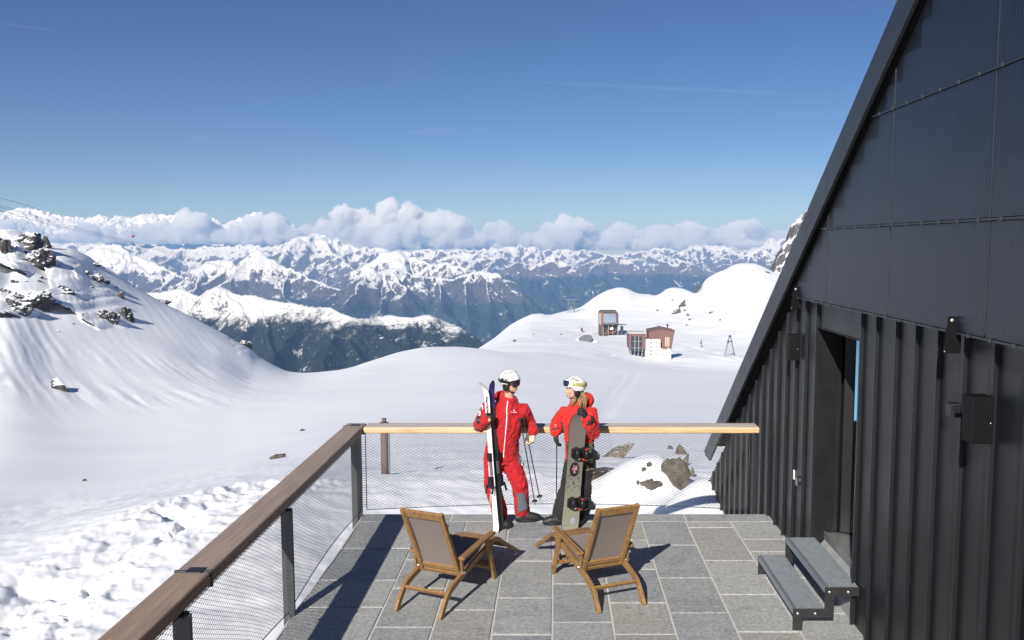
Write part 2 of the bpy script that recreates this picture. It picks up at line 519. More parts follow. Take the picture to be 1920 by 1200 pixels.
path = np.exp(-(dt / 0.55) ** 2); side = np.exp(-((dt - 0.95) / 0.55) ** 2)
lumps = fbm2(X / 0.34, Y / 0.34, 4, 51, 0.5); clods = np.clip(fbm2(X / 0.5, Y / 0.5, 4, 57, 0.6), -0.15, 0.5) + 0.35
Z += nearbank * (0.5 + 0.5 * patchy) * (path * (-0.15 + 0.04 * lumps) + side * (0.04 + 0.025 * lumps + 0.05 * (clods - 0.35)))
wide = np.exp(-(dt / 1.9) ** 2)
Z += nearbank * wide * patchy * (0.012 * lumps + 0.022 * (clods - 0.35)) + nearbank * (0.03 * fbm2(X / 0.9, Y / 0.9, 4, 61) + 0.005 * lumps)
steps = perlin2(X / 0.55 + 3, Y / 0.7, 77)
Z += -nearbank * path * 0.22 * smooth01((steps - 0.1) / 0.25)
# soft drifts beyond the terrace and the snow heap by the boulders
mid_ = smooth01((D - 10.8) / 1.2) * smooth01((60 - D) / 30) * (1 - nearbank)
Z += mid_ * (0.10 * fbm2(X / 3.2, Y / 3.2, 4, 67) + 0.02 * fbm2(X / 0.6, Y / 0.6, 3, 71))
hp = at_y(1222, 880, 17.2)
gx = (X - hp.x) / np.where(X < hp.x, 1.05, 0.62); gy = (Y - 17.2) / 1.3
Z += 0.72 * np.exp(-(gx ** 2 + gy ** 2) ** 1.2)
wd_ = np.exp(-(np.clip(2.66 - X, 0, 50) / 0.95) ** 2) * smooth01((Y - 10.9) / 0.8) * smooth01((16.2 - Y) / 2.2)
Z = Z * (1 - wd_) + (-1.0 + 0.16 * np.clip(Y - 12.15, -2, 2.2)) * wd_
# cliffs and snow bulges of the left slope, pushed out from the slope so that their lower edges overhang
def pix(X, Y, Z):
    dep = Y * CT - (Z - H) * ST; up = Y * ST + (Z - H) * CT
    return CX + F * X / dep, CY - F * up / dep
def inside(PX, PY, poly, blur):
    """soft mask of a pixel outline"""
    n = len(poly); ins = np.zeros(PX.shape, bool); best = np.full(PX.shape, 1e9)
    for i in range(n):
        (x0, y0), (x1, y1) = poly[i], poly[(i + 1) % n]
        cr = ((y0 > PY) != (y1 > PY)) & (PX < (x1 - x0) * (PY - y0) / (y1 - y0 + 1e-9) + x0); ins ^= cr
        dx, dy = x1 - x0, y1 - y0; t = np.clip(((PX - x0) * dx + (PY - y0) * dy) / (dx * dx + dy * dy + 1e-9), 0, 1)
        best = np.minimum(best, np.hypot(PX - x0 - t * dx, PY - y0 - t * dy))
    return smooth01(0.5 + np.where(ins, best, -best) / (2 * blur))
PX, PY = pix(X, Y, Z)
farleft = (D > 120)
wob = 7 * fbm2(X / 7, Z / 7, 4, 91); wob2 = 7 * fbm2(X / 7, Z / 7, 4, 95)
QX, QY = PX + wob, PY + wob2
push = 0
for poly, dist, bl in (([(-300, 380), (0, 436), (60, 434), (70, 452), (66, 478), (74, 502), (52, 512), (30, 500), (12, 520), (0, 545), (-300, 590)], 7.5, 5),
                       ([(-300, 550), (0, 548), (22, 556), (50, 553), (76, 564), (84, 578), (70, 590), (42, 592), (0, 588), (-300, 640)], 5.5, 5),
                       ([(92, 470), (130, 474), (175, 492), (205, 520), (228, 556), (246, 590), (236, 610), (214, 604), (190, 612), (168, 603), (150, 588), (130, 570), (108, 550), (98, 520)], 5.0, 7),
                       ([(104, 545), (122, 540), (140, 566), (150, 580), (128, 576), (108, 560)], 3.0, 4),
                       ([(150, 505), (182, 512), (206, 528), (198, 538), (170, 530)], 2.2, 4),
                       ([(-60, 700), (4, 698), (8, 722), (-60, 735)], 2.0, 4),
                       ([(430, 630), (458, 640), (470, 652), (462, 664), (440, 652)], 3.0, 5)):
    push = push + dist * inside(QX, QY, poly, bl)
push = push * farleft
rg = ridged2(X / 3.2, Z / 2.0, 5, 87) - 0.5
Y = Y - push * (1 + 0.35 * rg); X = X + push * 0.12
Z = Z + 0.10 * push + push * 0.22 * rg
near.Y = Y; near.X = X; near.Z = Z
def groove(pxs, land, Xa, Ya, Za, width, depth):
    pts = [q for q in (land.where(*p) for p in pxs) if q is not None]; best = np.full(Xa.shape, 1e9)
    for p, q in zip(pts[:-1], pts[1:]):
        dx, dy = q.x - p.x, q.y - p.y; t = np.clip(((Xa - p.x) * dx + (Ya - p.y) * dy) / (dx * dx + dy * dy + 1e-9), 0, 1)
        best = np.minimum(best, np.hypot(Xa - p.x - t * dx, Ya - p.y - t * dy))
    return depth * np.exp(-(best / width) ** 2)
Z -= groove([(1193, 700), (1170, 730), (1150, 760), (1130, 785)], near, X, Y, Z, 0.9, 0.16) * (D > 60)
Z -= groove([(1172, 700), (1150, 730), (1133, 760), (1120, 782)], near, X, Y, Z, 0.9, 0.16) * (D > 60)
Z -= groove([(250, 738), (300, 735), (345, 820 - 82)], near, X, Y, Z, 0.5, 0.12) * (D > 60)
near.Z = Z
snow_field = tag(link('snow_field', grid_mesh('snow_field', X, Y, Z, M_SNOW)), kind='structure')

# snow slope behind the camera (seen in the door glass)
gx_, gy_ = np.meshgrid(np.linspace(-90, 90, 90), np.linspace(2.9, -150, 90))
gz_ = -0.9 + 0.16 * np.clip(-gy_ - 6, 0, 200) ** 1.02 * 0.9 + 1.2 * fbm2(gx_ / 22, gy_ / 22, 4, 131) * np.clip((2.9 - gy_) / 20, 0, 1)
tag(link('snow_slope', grid_mesh('snow_slope', gx_, gy_, gz_, M_SNOW)), kind='structure')

# plateau and hills on the right
rr = [
    [(700, 800, 300), (900, 672, 330), (1100, 690, 350), (1300, 712, 360), (1500, 725, 360), (3000, 730, 360)],
    [(700, 780, 380), (880, 680, 420), (905, 668, 430), (950, 660, 440), (1000, 657, 445), (1100, 662, 450), (1200, 682, 452), (1300, 690, 455), (1500, 698, 455), (3000, 700, 455)],
    [(700, 760, 450), (880, 672, 500), (905, 656, 510), (960, 645, 520), (1000, 643, 525), (1100, 648, 525), (1170, 658, 515), (1240, 672, 505), (1300, 668, 510), (1370, 671, 510), (1450, 681, 500), (3000, 690, 500)],
    [(700, 755, 520), (880, 668, 600), (905, 652, 620), (960, 630, 650), (1000, 620, 680), (1100, 624, 700), (1140, 628, 700), (1200, 628, 710), (1300, 634, 690), (1400, 630, 650), (1500, 612, 610), (3000, 600, 600)],
    [(700, 750, 600), (880, 666, 700), (905, 650, 720), (960, 619, 790), (1000, 604, 810), (1050, 601, 830), (1100, 600, 850), (1160, 585, 900), (1200, 589, 900), (1300, 588, 860), (1400, 562, 800), (1500, 545, 760), (3000, 480, 700)],
    [(700, 740, 700), (880, 664, 790), (905, 648, 800), (930, 631, 830), (960, 607, 860), (985, 594, 870), (1000, 588.5, 880), (1015, 588, 890), (1025, 590, 897), (1032, 590, 900), (1045, 587, 920), (1065, 582, 950), (1085, 577, 965), (1100, 568, 980), (1112, 559, 990), (1125, 551, 1000), (1145, 542, 1010), (1163, 539, 1020), (1178, 542, 1030), (1190, 548, 1040), (1200, 551, 1050), (1215, 552, 1055), (1228, 554, 1060), (1240, 549, 1060), (1250, 542, 1060), (1263, 539, 1060), (1280, 541, 1060), (1293, 546, 1050), (1303, 550, 1040), (1312, 544, 1030), (1320, 528, 1015), (1332, 518, 1010), (1345, 511, 1005), (1360, 505, 1000), (1375, 497, 1000), (1390, 494, 1000), (1410, 494, 1000), (1428, 499, 1000), (1440, 505, 1000), (1456, 512, 1000), (1480, 514, 1000), (1520, 510, 1000), (1700, 480, 1000), (3000, 300, 1000)],
]
rr.append([(p, y + 10, d * 1.15) for p, y, d in rr[-1]])
rr.append([(p, y + 120, d * 1.6) for p, y, d in rr[-2]])
hill = Land(rr, -0.21, 1.1, 620, [16, 26, 30, 34, 36, 10, 8])
X2, Y2, Z2 = hill.X, hill.Y, hill.Z
rid = np.exp(-((hill.D - np.exp(interp_rail(rr[5], hill.A)[1])[None, :]) / 60) ** 2)
Z2 += (1 - 0.8 * rid) * (1.6 * fbm2(X2 / 90, Y2 / 90, 4, 5) + 0.12 * fbm2(X2 / 14, Y2 / 14, 3, 6))
for gp_, w_, d_ in (([(1262, 640), (1300, 651), (1340, 662), (1370, 668), (1420, 690)], 2.2, 0.9), ([(1262, 655), (1320, 668), (1400, 685)], 1.5, 0.45), ([(1150, 664), (1120, 668), (1060, 660), (1000, 650)], 1.6, 0.5), ([(980, 631), (1040, 640), (1085, 630), (1110, 618)], 1.8, 0.6), ([(1180, 612), (1250, 600), (1330, 612), (1420, 622)], 2.0, 0.7), ([(1300, 560), (1360, 585), (1430, 600)], 2.5, 0.9)):
    Z2 -= groove(gp_, hill, X2, Y2, Z2, w_, d_)
hill.Z = Z2
tag(link('snowy_hill', grid_mesh('snowy_hill', X2, Y2, Z2, M_SNOW)), kind='structure')

# steep rocky shoulder behind the roof on the right
rc = [
    [(1400, 545, 1080), (1440, 530, 1080), (1500, 520, 1080), (2200, 480, 1080)],
    [(1400, 540, 1130), (1440, 520, 1130), (1460, 498, 1120), (1500, 470, 1110), (2200, 330, 1100)],
    [(1400, 535, 1200), (1444, 510, 1200), (1452, 490, 1200), (1462, 470, 1200), (1474, 448, 1200), (1481, 432, 1200), (1492, 417, 1200), (1505, 402, 1200), (1520, 390, 1200), (1600, 330, 1200), (2200, 120, 1200)],
    [(1400, 560, 1400), (1444, 535, 1400), (1500, 440, 1400), (1600, 400, 1400), (2200, 300, 1400)],
]
crag = Land(rc, 0.20, 0.72, 260, [30, 50, 14])
cz = ridged2(crag.X / 26, crag.Y / 26, 5, 13)
crag.Z += 14 * (cz - 0.55) + 3 * fbm2(crag.X / 8, crag.Y / 8, 3, 15)
M_CRAG = rock_material('crag_rock', 0.52, 0.66, (0.06, 0.055, 0.05), (0.17, 0.15, 0.13), 0.12)
tag(link('rocky_mountainside', grid_mesh('rocky_mountainside', crag.X, crag.Y, crag.Z, M_CRAG)), kind='structure')

# ================================================================== mountain ranges
def massif(name, px0, px1, d0, d1, ncol, nrow, crests, mat, k=0.8, Lc=7000., amp=170., lam=1500., spur=900., spk=0.42, splen=2600., seed=1, floor=-2100., warp=260., jag=25.):
    rng = random.Random(seed)
    a0 = az(px0, 500)[0]; a1 = az(px1, 500)[0]
    A = np.linspace(a0, a1, ncol)[None, :]; Dd = np.geomspace(d0, d1, nrow)[:, None]
    X = A * Dd; Y = Dd + 0 * A
    segs = []
    def add(pts, kk):
        for p, q in zip(pts[:-1], pts[1:]): segs.append((p, q, kk))
    for c in crests:
        pts = [at_y(px, py, d) for px, py, d in c]
        add(pts, k)
        acc = 0.0
        for p, q in zip(pts[:-1], pts[1:]):
            L = (q - p).length; n = max(1, int(L / spur))
            for i in range(n):
                if rng.random() < 0.12: continue
                b = p.lerp(q, (i + rng.random()) / n)
                ang = math.atan2(-b.y, -b.x) + rng.uniform(-0.75, 0.75)
                ln = splen * rng.uniform(0.5, 1.25); cur = Vector(b); cur.z -= 15; line = [Vector(cur)]
                for s in range(4):
                    ang += rng.uniform(-0.3, 0.3)
                    cur = cur + Vector((math.cos(ang) * ln / 4, math.sin(ang) * ln / 4, -ln / 4 * spk * rng.uniform(0.6, 1.4)))
                    line.append(Vector(cur))
                add(line, k * 1.05)
    wx = X + warp * fbm2(X / 2600, Y / 2600, 4, seed + 5); wy = Y + warp * fbm2(X / 2600, Y / 2600, 4, seed + 8)
    wx = wx + 60 * fbm2(X / 500, Y / 500, 3, seed + 15); wy = wy + 60 * fbm2(X / 500, Y / 500, 3, seed + 18)
    Zm = np.full(X.shape, floor * 1.0); Dm = np.full(X.shape, 1e9)
    for p, q, kk in segs:
        dx, dy = q.x - p.x, q.y - p.y; L2 = dx * dx + dy * dy + 1e-6
        t = np.clip(((wx - p.x) * dx + (wy - p.y) * dy) / L2, 0, 1)
        dist = np.hypot(wx - p.x - t * dx, wy - p.y - t * dy)
        z = p.z + t * (q.z - p.z) - kk * dist / (1 + dist / Lc)
        Zm = np.maximum(Zm, z); Dm = np.minimum(Dm, dist)
    rn = ridged2(X / lam, Y / lam, 6, seed + 30)
    Zm = Zm + amp * (rn - 0.5) * np.clip(Dm / 450, 0.12, 1) + jag * fbm2(X / 170, Y / 170, 4, seed + 40)
    o = link(name, grid_mesh(name, X, Y, Zm, mat))
    return tag(o, kind='structure')

M_MID = mountain_material('wooded_ridge', -345, 105, snowfade=(-500, -300), sc=3.2, forest=(0.022, 0.028, 0.025), snow_a=0.66, snow_b=0.74, patch=1.1)
M_MTN = mountain_material('alpine_rock', -640, 110, snowfade=(-600, -180), sc=1.3, snow_a=0.52, snow_b=0.60, patch=1.0, rock=(0.105, 0.092, 0.082))
M_FAR = mountain_material('far_alpine_rock', -1300, 200, snowfade=(-800, 0), sc=1.0, snow_a=0.60, snow_b=0.67, patch=0.8)
M_FARV = mountain_material('far_wooded_alps', -500, 110, snowfade=(-560, -50), sc=1.1, snow_a=0.62, snow_b=0.69, patch=0.8)

massif('wooded_ridge_terrain', 120, 1010, 2500, 5200, 520, 200,
       [[(150, 560, 4300), (240, 548, 4200), (283, 545, 4150), (330, 543, 4100), (362, 553, 4050), (405, 538, 4000), (425, 545, 4000), (445, 553, 3950), (470, 553, 3900), (500, 561, 3850), (520, 568, 3800), (560, 572, 3750), (600, 575, 3700), (628, 576, 3650), (645, 586, 3600), (665, 594, 3550), (705, 592, 3600), (740, 595, 3600), (770, 593, 3600), (800, 605, 3600), (850, 619, 3550), (880, 636, 3500), (905, 652, 3450), (960, 690, 3400)]],
       M_MID, k=0.85, Lc=3000, amp=85, lam=300, spur=240, spk=0.40, splen=900, seed=3, floor=-1500, warp=50, jag=6)
massif('rocky_mountain_terrain', 560, 1120, 7000, 12500, 430, 260,
       [[(610, 640, 8600), (650, 588, 8800), (680, 556, 9000), (698, 520, 9100), (711, 498, 9200), (726, 512, 9200), (745, 506, 9300), (770, 503, 9400), (790, 515, 9300), (820, 520, 9400), (850, 522, 9400), (880, 508, 9500), (905, 507, 9500), (930, 512, 9500), (960, 536, 9400), (985, 558, 9300), (1015, 588, 9200), (1060, 640, 9000)],
        [(650, 520, 11000), (690, 491, 11000), (718, 472, 11000), (745, 467, 11000), (775, 480, 11000), (800, 491, 10800), (828, 497, 10600), (850, 492, 10500), (870, 499, 10500), (910, 512, 10600), (960, 530, 10800)]],
       M_MTN, k=1.05, Lc=5000, amp=150, lam=650, spur=620, spk=0.48, splen=2300, seed=12, floor=-1700, warp=110, jag=22)
massif('pointed_mountain_terrain', -100, 720, 7500, 14500, 560, 260,
       [[(60, 520, 11500), (150, 475, 11500), (185, 460, 11500), (203, 457, 11400), (225, 470, 11300), (262, 488, 11100), (300, 503, 10900), (330, 520, 10600)],
        [(330, 520, 10600), (365, 505, 10300), (400, 488, 10200), (432, 486, 10200), (462, 498, 10100), (490, 478, 10000), (508, 470, 10000), (530, 484, 9900), (560, 500, 9800), (590, 518, 9600), (620, 537, 9400), (650, 560, 9200)],
        [(-150, 470, 13000), (-20, 460, 13000), (90, 466, 13000), (150, 470, 12800)]],
       M_MTN, k=1.0, Lc=5500, amp=160, lam=700, spur=850, spk=0.42, splen=3000, seed=22, floor=-1750, warp=130, jag=24)
massif('snowy_range_terrain', -150, 1000, 13500, 19500, 620, 200,
       [[(-100, 452, 16500), (60, 455, 16500), (160, 456, 16500), (250, 462, 16500), (330, 466, 16500), (400, 462, 16500), (450, 458, 16300), (490, 461, 16200), (530, 454, 16200), (548, 443, 16200), (566, 441, 16200), (580, 437, 16200), (592, 438, 16200), (612, 447, 16200), (640, 456, 16200), (662, 467, 16000), (700, 464, 16000), (760, 469, 16000), (810, 467, 16000), (850, 470, 15800), (890, 477, 15600), (930, 482, 15500)]],
       M_FAR, k=0.95, Lc=6000, amp=220, lam=1200, spur=1150, spk=0.36, splen=2600, seed=31, floor=-1900, warp=200, jag=45)
massif('valley_mountain_terrain', 820, 1560, 10000, 15500, 500, 220,
       [[(880, 545, 12500), (930, 520, 12500), (955, 500, 12600), (975, 492, 12700), (1005, 497, 12700), (1030, 478, 12800), (1050, 488, 12700), (1075, 505, 12500), (1110, 522, 12300), (1140, 528, 12000)],
        [(1080, 500, 14500), (1110, 487, 14500), (1135, 476, 14500), (1160, 480, 14400), (1190, 500, 14200), (1215, 508, 14000), (1240, 490, 13800), (1258, 484, 13600), (1280, 492, 13500), (1310, 502, 13400), (1340, 516, 13200), (1400, 530, 13000)],
        [(1330, 500, 15000), (1370, 492, 15000), (1410, 470, 15000), (1435, 468, 15000), (1455, 482, 15000), (1500, 500, 15000)],
        [(1090, 575, 11200), (1160, 562, 11300), (1240, 556, 11400), (1330, 545, 11500), (1450, 540, 11500)]],
       M_FARV, k=0.9, Lc=5500, amp=190, lam=1000, spur=850, spk=0.45, splen=1900, seed=43, floor=-1800, warp=170, jag=34)
massif('snowy_alps_terrain', 780, 1750, 17500, 23000, 520, 160,
       [[(780, 478, 20000), (860, 466, 20000), (900, 470, 20000), (940, 463, 20000), (1000, 461, 20000), (1040, 470, 20000), (1070, 466, 20000), (1110, 471, 20000), (1150, 476, 20000), (1200, 470, 20000), (1240, 466, 20000), (1280, 470, 20000), (1298, 458, 20000), (1315, 462, 20000), (1345, 459, 20000), (1375, 462, 20000), (1400, 472, 20000), (1430, 462, 20000), (1450, 448, 20000), (1475, 446, 20000), (1560, 440, 20000), (1700, 440, 20000)]],
       M_FAR, k=0.9, Lc=6000, amp=240, lam=1300, spur=1100, spk=0.32, splen=2400, seed=51, floor=-1900, warp=220, jag=55)
# farthest summits, behind the clouds
M_TOP = mountain_material('glacier_alps', -2500, 200, snowfade=(-2600, 300), sc=0.5, snow_a=0.36, snow_b=0.55, rock=(0.2, 0.17, 0.16))
massif('glaciated_summits_terrain', -250, 700, 30500, 39000, 520, 150,
       [[(-250, 400, 34000), (-60, 402, 34000), (10, 404, 34000), (28, 393, 34000), (60, 389, 34000), (80, 394, 34000), (100, 401, 34000), (130, 406, 34000), (165, 409, 34000), (185, 403, 34000), (205, 407, 34000), (222, 403, 34000), (240, 413, 34000), (258, 408, 34000), (270, 401, 34000), (283, 399, 34000), (296, 402, 34000), (315, 402, 34000), (350, 402, 34000), (380, 413, 34000), (404, 409, 34000), (425, 420, 34000), (470, 405, 34000), (488, 398, 34000), (520, 418, 34000), (600, 430, 34000), (700, 445, 34000)]],
       M_TOP, k=0.5, Lc=9000, amp=330, lam=2200, spur=1500, spk=0.3, splen=3500, seed=61, floor=-1900, warp=320, jag=85)
# valley floor: one sheet under everything
gnd = MB(); gnd.quad((-26000, -1500, -2100), (26000, -1500, -2100), (26000, 23900, -2100), (-26000, 23900, -2100))
tag(gnd.build('ground', simple('valley_floor', (0.05, 0.07, 0.045), 0.9, scale=0.002)), kind='structure')

# ================================================================== haze
t = NT('haze_air')
t.t.nodes.remove(t.bsdf)
pv = t.n('ShaderNodeVolumePrincipled')
pv.inputs['Color'].default_value = (0.30, 0.55, 1.0, 1)
pv.inputs['Absorption Color'].default_value = (0.25, 0.25, 0.25, 1)
pv.inputs['Density'].default_value = 5.4e-5
pv.inputs['Anisotropy'].default_value = 0.0
t.t.links.new(pv.outputs[0], t.out.inputs['Volume'])
hz = MB(); hz.lohi((-27000, -1600, -2101), (27000, 24000, 420))
tag(hz.build('haze', t.m), kind='stuff')

# ================================================================== clouds
def cloud_material():
    t = NT('cloud_vapour')
    t.t.nodes.remove(t.bsdf)
    pv = t.n('ShaderNodeVolumePrincipled')
    pv.inputs['Color'].default_value = (0.975, 0.975, 0.98, 1)
    pv.inputs['Density'].default_value = 0.008
    pv.inputs['Absorption Color'].default_value = (1, 1, 1, 1)
    pv.inputs['Anisotropy'].default_value = 0.0
    t.t.links.new(pv.outputs[0], t.out.inputs['Volume'])
    return t.m
M_CLOUD = cloud_material()
def cloud(px0, px1, py0, py1, d, label, seed, tops):
    """heaped cloud: its flat base at row py1, tops = (fraction along, fraction of height)"""
    rng = random.Random(seed)
    a = at_y(px0, py1, d); b = at_y(px1, py1, d); top = at_y(px0, py0 + 0.10 * (py1 - py0), d).z
    Wd = b.x - a.x; Hh = top - a.z; mb = MB()
    for u, hf in tops:
        cx = a.x + u * Wd; rr = Hh * hf * 0.5
        mb.ball((cx, d + rng.uniform(-.2, .2) * Hh, a.z + rr * 1.0), (rr * rng.uniform(0.95, 1.25), rr, rr), 16, 10)
        for j in range(5):
            r2 = rr * rng.uniform(0.35, 0.6); an = rng.uniform(0, 2 * math.pi)
            mb.ball((cx + math.cos(an) * rr * 0.95, d + rng.uniform(-.9, .3) * rr, a.z + rr + math.sin(an) * rr * 0.75), (r2 * 1.1, r2, r2), 12, 8)
    n = max(3, int(Wd / (Hh * 0.4)))
    for i in range(n):
        u = (i + 0.5) / n; r2 = Hh * rng.uniform(0.16, 0.26) * (0.75 if i in (0, n - 1) else 1)
        mb.ball((a.x + u * Wd, d + rng.uniform(-.3, .3) * Hh, a.z + r2 * 0.8), (r2 * 1.6, r2 * 1.3, r2), 14, 8)
    me = remeshed(mb, Hh * 0.022, 2, 0.5, 'cloud')
    V = coords(me).astype(float); N = normals(me).astype(float)
    s = Hh * 0.30
    n1 = np.abs(fbm3(V / s, 5, seed, 0.55)); V += N * (n1[:, None] - 0.22) * Hh * 0.13
    n2 = fbm3(V / (s * 0.3), 3, seed + 4); V += N * n2[:, None] * Hh * 0.028
    lo = a.z + Hh * 0.02
    zz = V[:, 2]; V[:, 2] = np.where(zz < lo, lo + (zz - lo) * 0.25, zz)
    o_ = Vector((a.x + Wd / 2, d, a.z)); V -= np.array(o_)
    set_coords(me, V); me.materials.clear(); me.materials.append(M_CLOUD)
    o = link('cloud', me); o.location = o_
    return tag(o, label, 'cloud', 'clouds over the mountains')
cloud(-160, 118, 406, 458, 26500, 'grey cloud at the far left, above the rocky snow slope', 1, [(.2, .8), (.4, .95), (.62, 1.0), (.8, .7), (.95, .4)])
cloud(110, 265, 414, 456, 27000, 'flat grey cloud below the glaciated summits, between the far left cloud and the knobbed one', 2, [(.15, .6), (.38, 1.0), (.6, .75), (.85, .6)])
cloud(255, 428, 391, 458, 26600, 'cloud with one tall white knob on its right half', 3, [(.15, .6), (.35, .65), (.62, 1.0), (.8, .7), (.93, .45)])
cloud(425, 558, 393, 461, 26600, 'single rounded cloud left of the sharp snowy peak', 4, [(.15, .6), (.4, .9), (.65, 1.0), (.88, .55)])
cloud(545, 640, 410, 446, 28000, 'small pale cloud just behind the sharp snowy peak', 5, [(.3, .8), (.65, 1.0)])
cloud(610, 885, 378, 467, 26400, 'largest and tallest white cloud, with two domed heads', 6, [(.1, .62), (.22, .92), (.34, .8), (.5, 1.0), (.6, .85), (.75, .75), (.88, .82), (.96, .5)])
cloud(868, 998, 412, 470, 26600, 'low lumpy cloud touching the right end of the largest cloud', 7, [(.15, .75), (.45, .9), (.62, .95), (.85, .6)])
cloud(990, 1120, 404, 470, 26800, 'dark based cloud in the middle with a ragged peaked top', 8, [(.15, .6), (.42, .85), (.58, 1.0), (.8, .85)])
cloud(1122, 1190, 413, 468, 27000, 'narrow cloud with one dome, second from the widest right cloud', 9, [(.3, .8), (.6, 1.0)])
cloud(1190, 1345, 409, 470, 26700, 'wide cloud above the cable car stations with a long flat base', 10, [(.12, .7), (.3, .9), (.5, .8), (.66, 1.0), (.85, .8)])
cloud(1340, 1440, 407, 468, 26900, 'cloud near the black roof edge, touching the dark blue mountain', 11, [(.25, .85), (.5, 1.0), (.8, .7)])
cloud(1430, 1540, 421, 462, 28000, 'faint last cloud partly behind the black roof edge', 12, [(.25, .8), (.55, 1.0), (.8, .7)])
scene.cycles.volume_bounces = 10
scene.cycles.max_bounces = 12
# ================================================================== materials of the terrace
def stone_material():
    t = NT('slab_stone'); p = t.pos('Object')
    a = t.n('ShaderNodeAttribute'); a.attribute_name = 'slab'
    sep = t.n('ShaderNodeSeparateColor'); t.set(sep.inputs[0], a.outputs['Color'])
    n1 = t.noise(p, 2.6, 6, 0.7, 0.6); n2 = t.noise(p, 26, 6, 0.8); n3 = t.noise(t.mapping(p, (2.5, 5.5, 1), rot=(0, 0, 0.6)), 2.2, 7, 0.75, 1.2); n4 = t.noise(p, 7, 5, 0.7)
    base = t.mix(sep.outputs[0], (0.265, 0.295, 0.31), (0.53, 0.525, 0.49))
    base = t.mix(t.math('MULTIPLY', sep.outputs[1], 0.55), base, (0.36, 0.31, 0.21))
    c = t.mix(t.mr(n1, 0.32, 0.68, 0, 0.55), base, (0.52, 0.52, 0.50))
    c = t.mix(t.mr(n4, 0.5, 0.72, 0, 0.5), c, (0.17, 0.185, 0.195))
    c = t.mix(t.mr(n2, 0.40, 0.64, 0, 0.8), t.mix(0.45, c, (0.09, 0.095, 0.10)), t.mix(0.22, c, (0.6, 0.6, 0.57)))
    c = t.mix(t.mr(n3, 0.54, 0.70, 0, 0.38), c, (0.52, 0.50, 0.45))
    return t.done(c, 0.72, 0, t.bump(t.math('ADD', n2, t.math('MULTIPLY', n3, 0.8)), 0.55, 0.008), 0.35)
M_STONE = stone_material()
M_MORTAR = simple('mortar', (0.54, 0.525, 0.49), 0.9, 0, 0.2, 30, 0.3, 120)
M_CONC = simple('concrete', (0.30, 0.31, 0.31), 0.8, 0, 0.25, 6, 0.3, 60)
M_BLACK = simple('black_steel', (0.022, 0.022, 0.023), 0.45, 0, 0.2, 12, 0.05, 150)
M_GREYST = simple('anthracite_steel', (0.055, 0.06, 0.065), 0.5, 0, 0.15, 10, 0.05, 120)
M_WIRE = simple('wire_rope', (0.17, 0.175, 0.18), 0.45, 0.4)
M_GALV = simple('galvanised_steel', (0.42, 0.46, 0.50), 0.42, 0.75, 0.22, 25, 0.15, 90)
M_BOLT = simple('bolt_steel', (0.55, 0.55, 0.54), 0.35, 0.8)

def wood(name, dark, light, axis=1, rough=0.6, sc=1.0, grey=None):
    t = NT(name); p = t.pos('Object')
    s = [28 * sc, 28 * sc, 28 * sc]; s[axis] = 1.6 * sc
    g = t.noise(t.mapping(p, tuple(s)), 1.0, 6, 0.65, 0.8); f = t.noise(t.mapping(p, tuple(x * 5 for x in s)), 1.0, 3, 0.6)
    b = t.noise(p, 2.2, 4)
    c = t.mix(t.mr(g, 0.3, 0.72), dark, light)
    c = t.mix(t.mr(f, 0.35, 0.6, 0.35, 0), c, tuple(x * 0.5 for x in dark))
    c = t.mix(t.mr(b, 0.4, 0.75, 0, 0.35), c, tuple(x * 0.7 for x in light))
    if grey:
        ge = t.n('ShaderNodeTexCoord'); sp = t.n('ShaderNodeSeparateXYZ'); t.set(sp.inputs[0], ge.outputs['Normal'])
        c = t.mix(t.math('MULTIPLY', t.mr(sp.outputs[2], 0.5, 0.9), 0.85), c, t.mix(t.mr(g, 0.3, 0.7), tuple(x * 0.72 for x in grey), grey))
    return t.done(c, t.mr(g, 0.2, 0.8, rough - 0.08, rough + 0.1), 0, t.bump(t.math('ADD', g, t.math('MULTIPLY', f, 0.4)), 0.4, 0.004), 0.35)
M_RAILW = wood('weathered_rail_wood', (0.15, 0.10, 0.078), (0.36, 0.26, 0.20), 1, 0.62, 0.8, grey=(0.37, 0.285, 0.235))
M_RAILP = wood('pale_rail_wood', (0.56, 0.36, 0.19), (0.78, 0.56, 0.33), 0, 0.6, 0.7, grey=(0.56, 0.48, 0.44))

# ================================================================== paving
rng = random.Random(5)
EDGE_X0, EDGE_X1, Y0, Y1 = -2.425, 2.70, 1.0, 10.25
cols = [
    (-2.415, -1.615, [9.955, 9.055, 8.171, 7.537, 6.75, 5.9]),
    (-1.615, -1.09, [9.955, None]),
    (-1.09, -0.561, [9.955, None]),
    (-0.561, -0.027, [9.955, None]),
    (-0.027, 0.515, [9.955, None]),
    (0.515, 1.057, [9.955, None]),
    (1.057, 1.602, [9.955, None]),
    (1.602, 2.156, [9.955, None]),
    (2.156, 2.70, [9.955, None]),
]
crosspx = {1: (790, [1050, 1103, 1176]), 2: (880, [1022, 1068, 1143.7]), 3: (985, [1010.4, 1052, 1120.8, 1190]), 4: (1090, [1000, 1036, 1094.8, 1166.7]),
           5: (1190, [1012.5, 1067.7, 1130, 1189.6]), 6: (1290, [1021.9, 1083.3, 1149]), 7: (1385, [989, 1051, 1114.6, 1185]), 8: (1440, [1010.8, 1034.4, 1083, 1150])}
V = []; Fq = []; colr = []
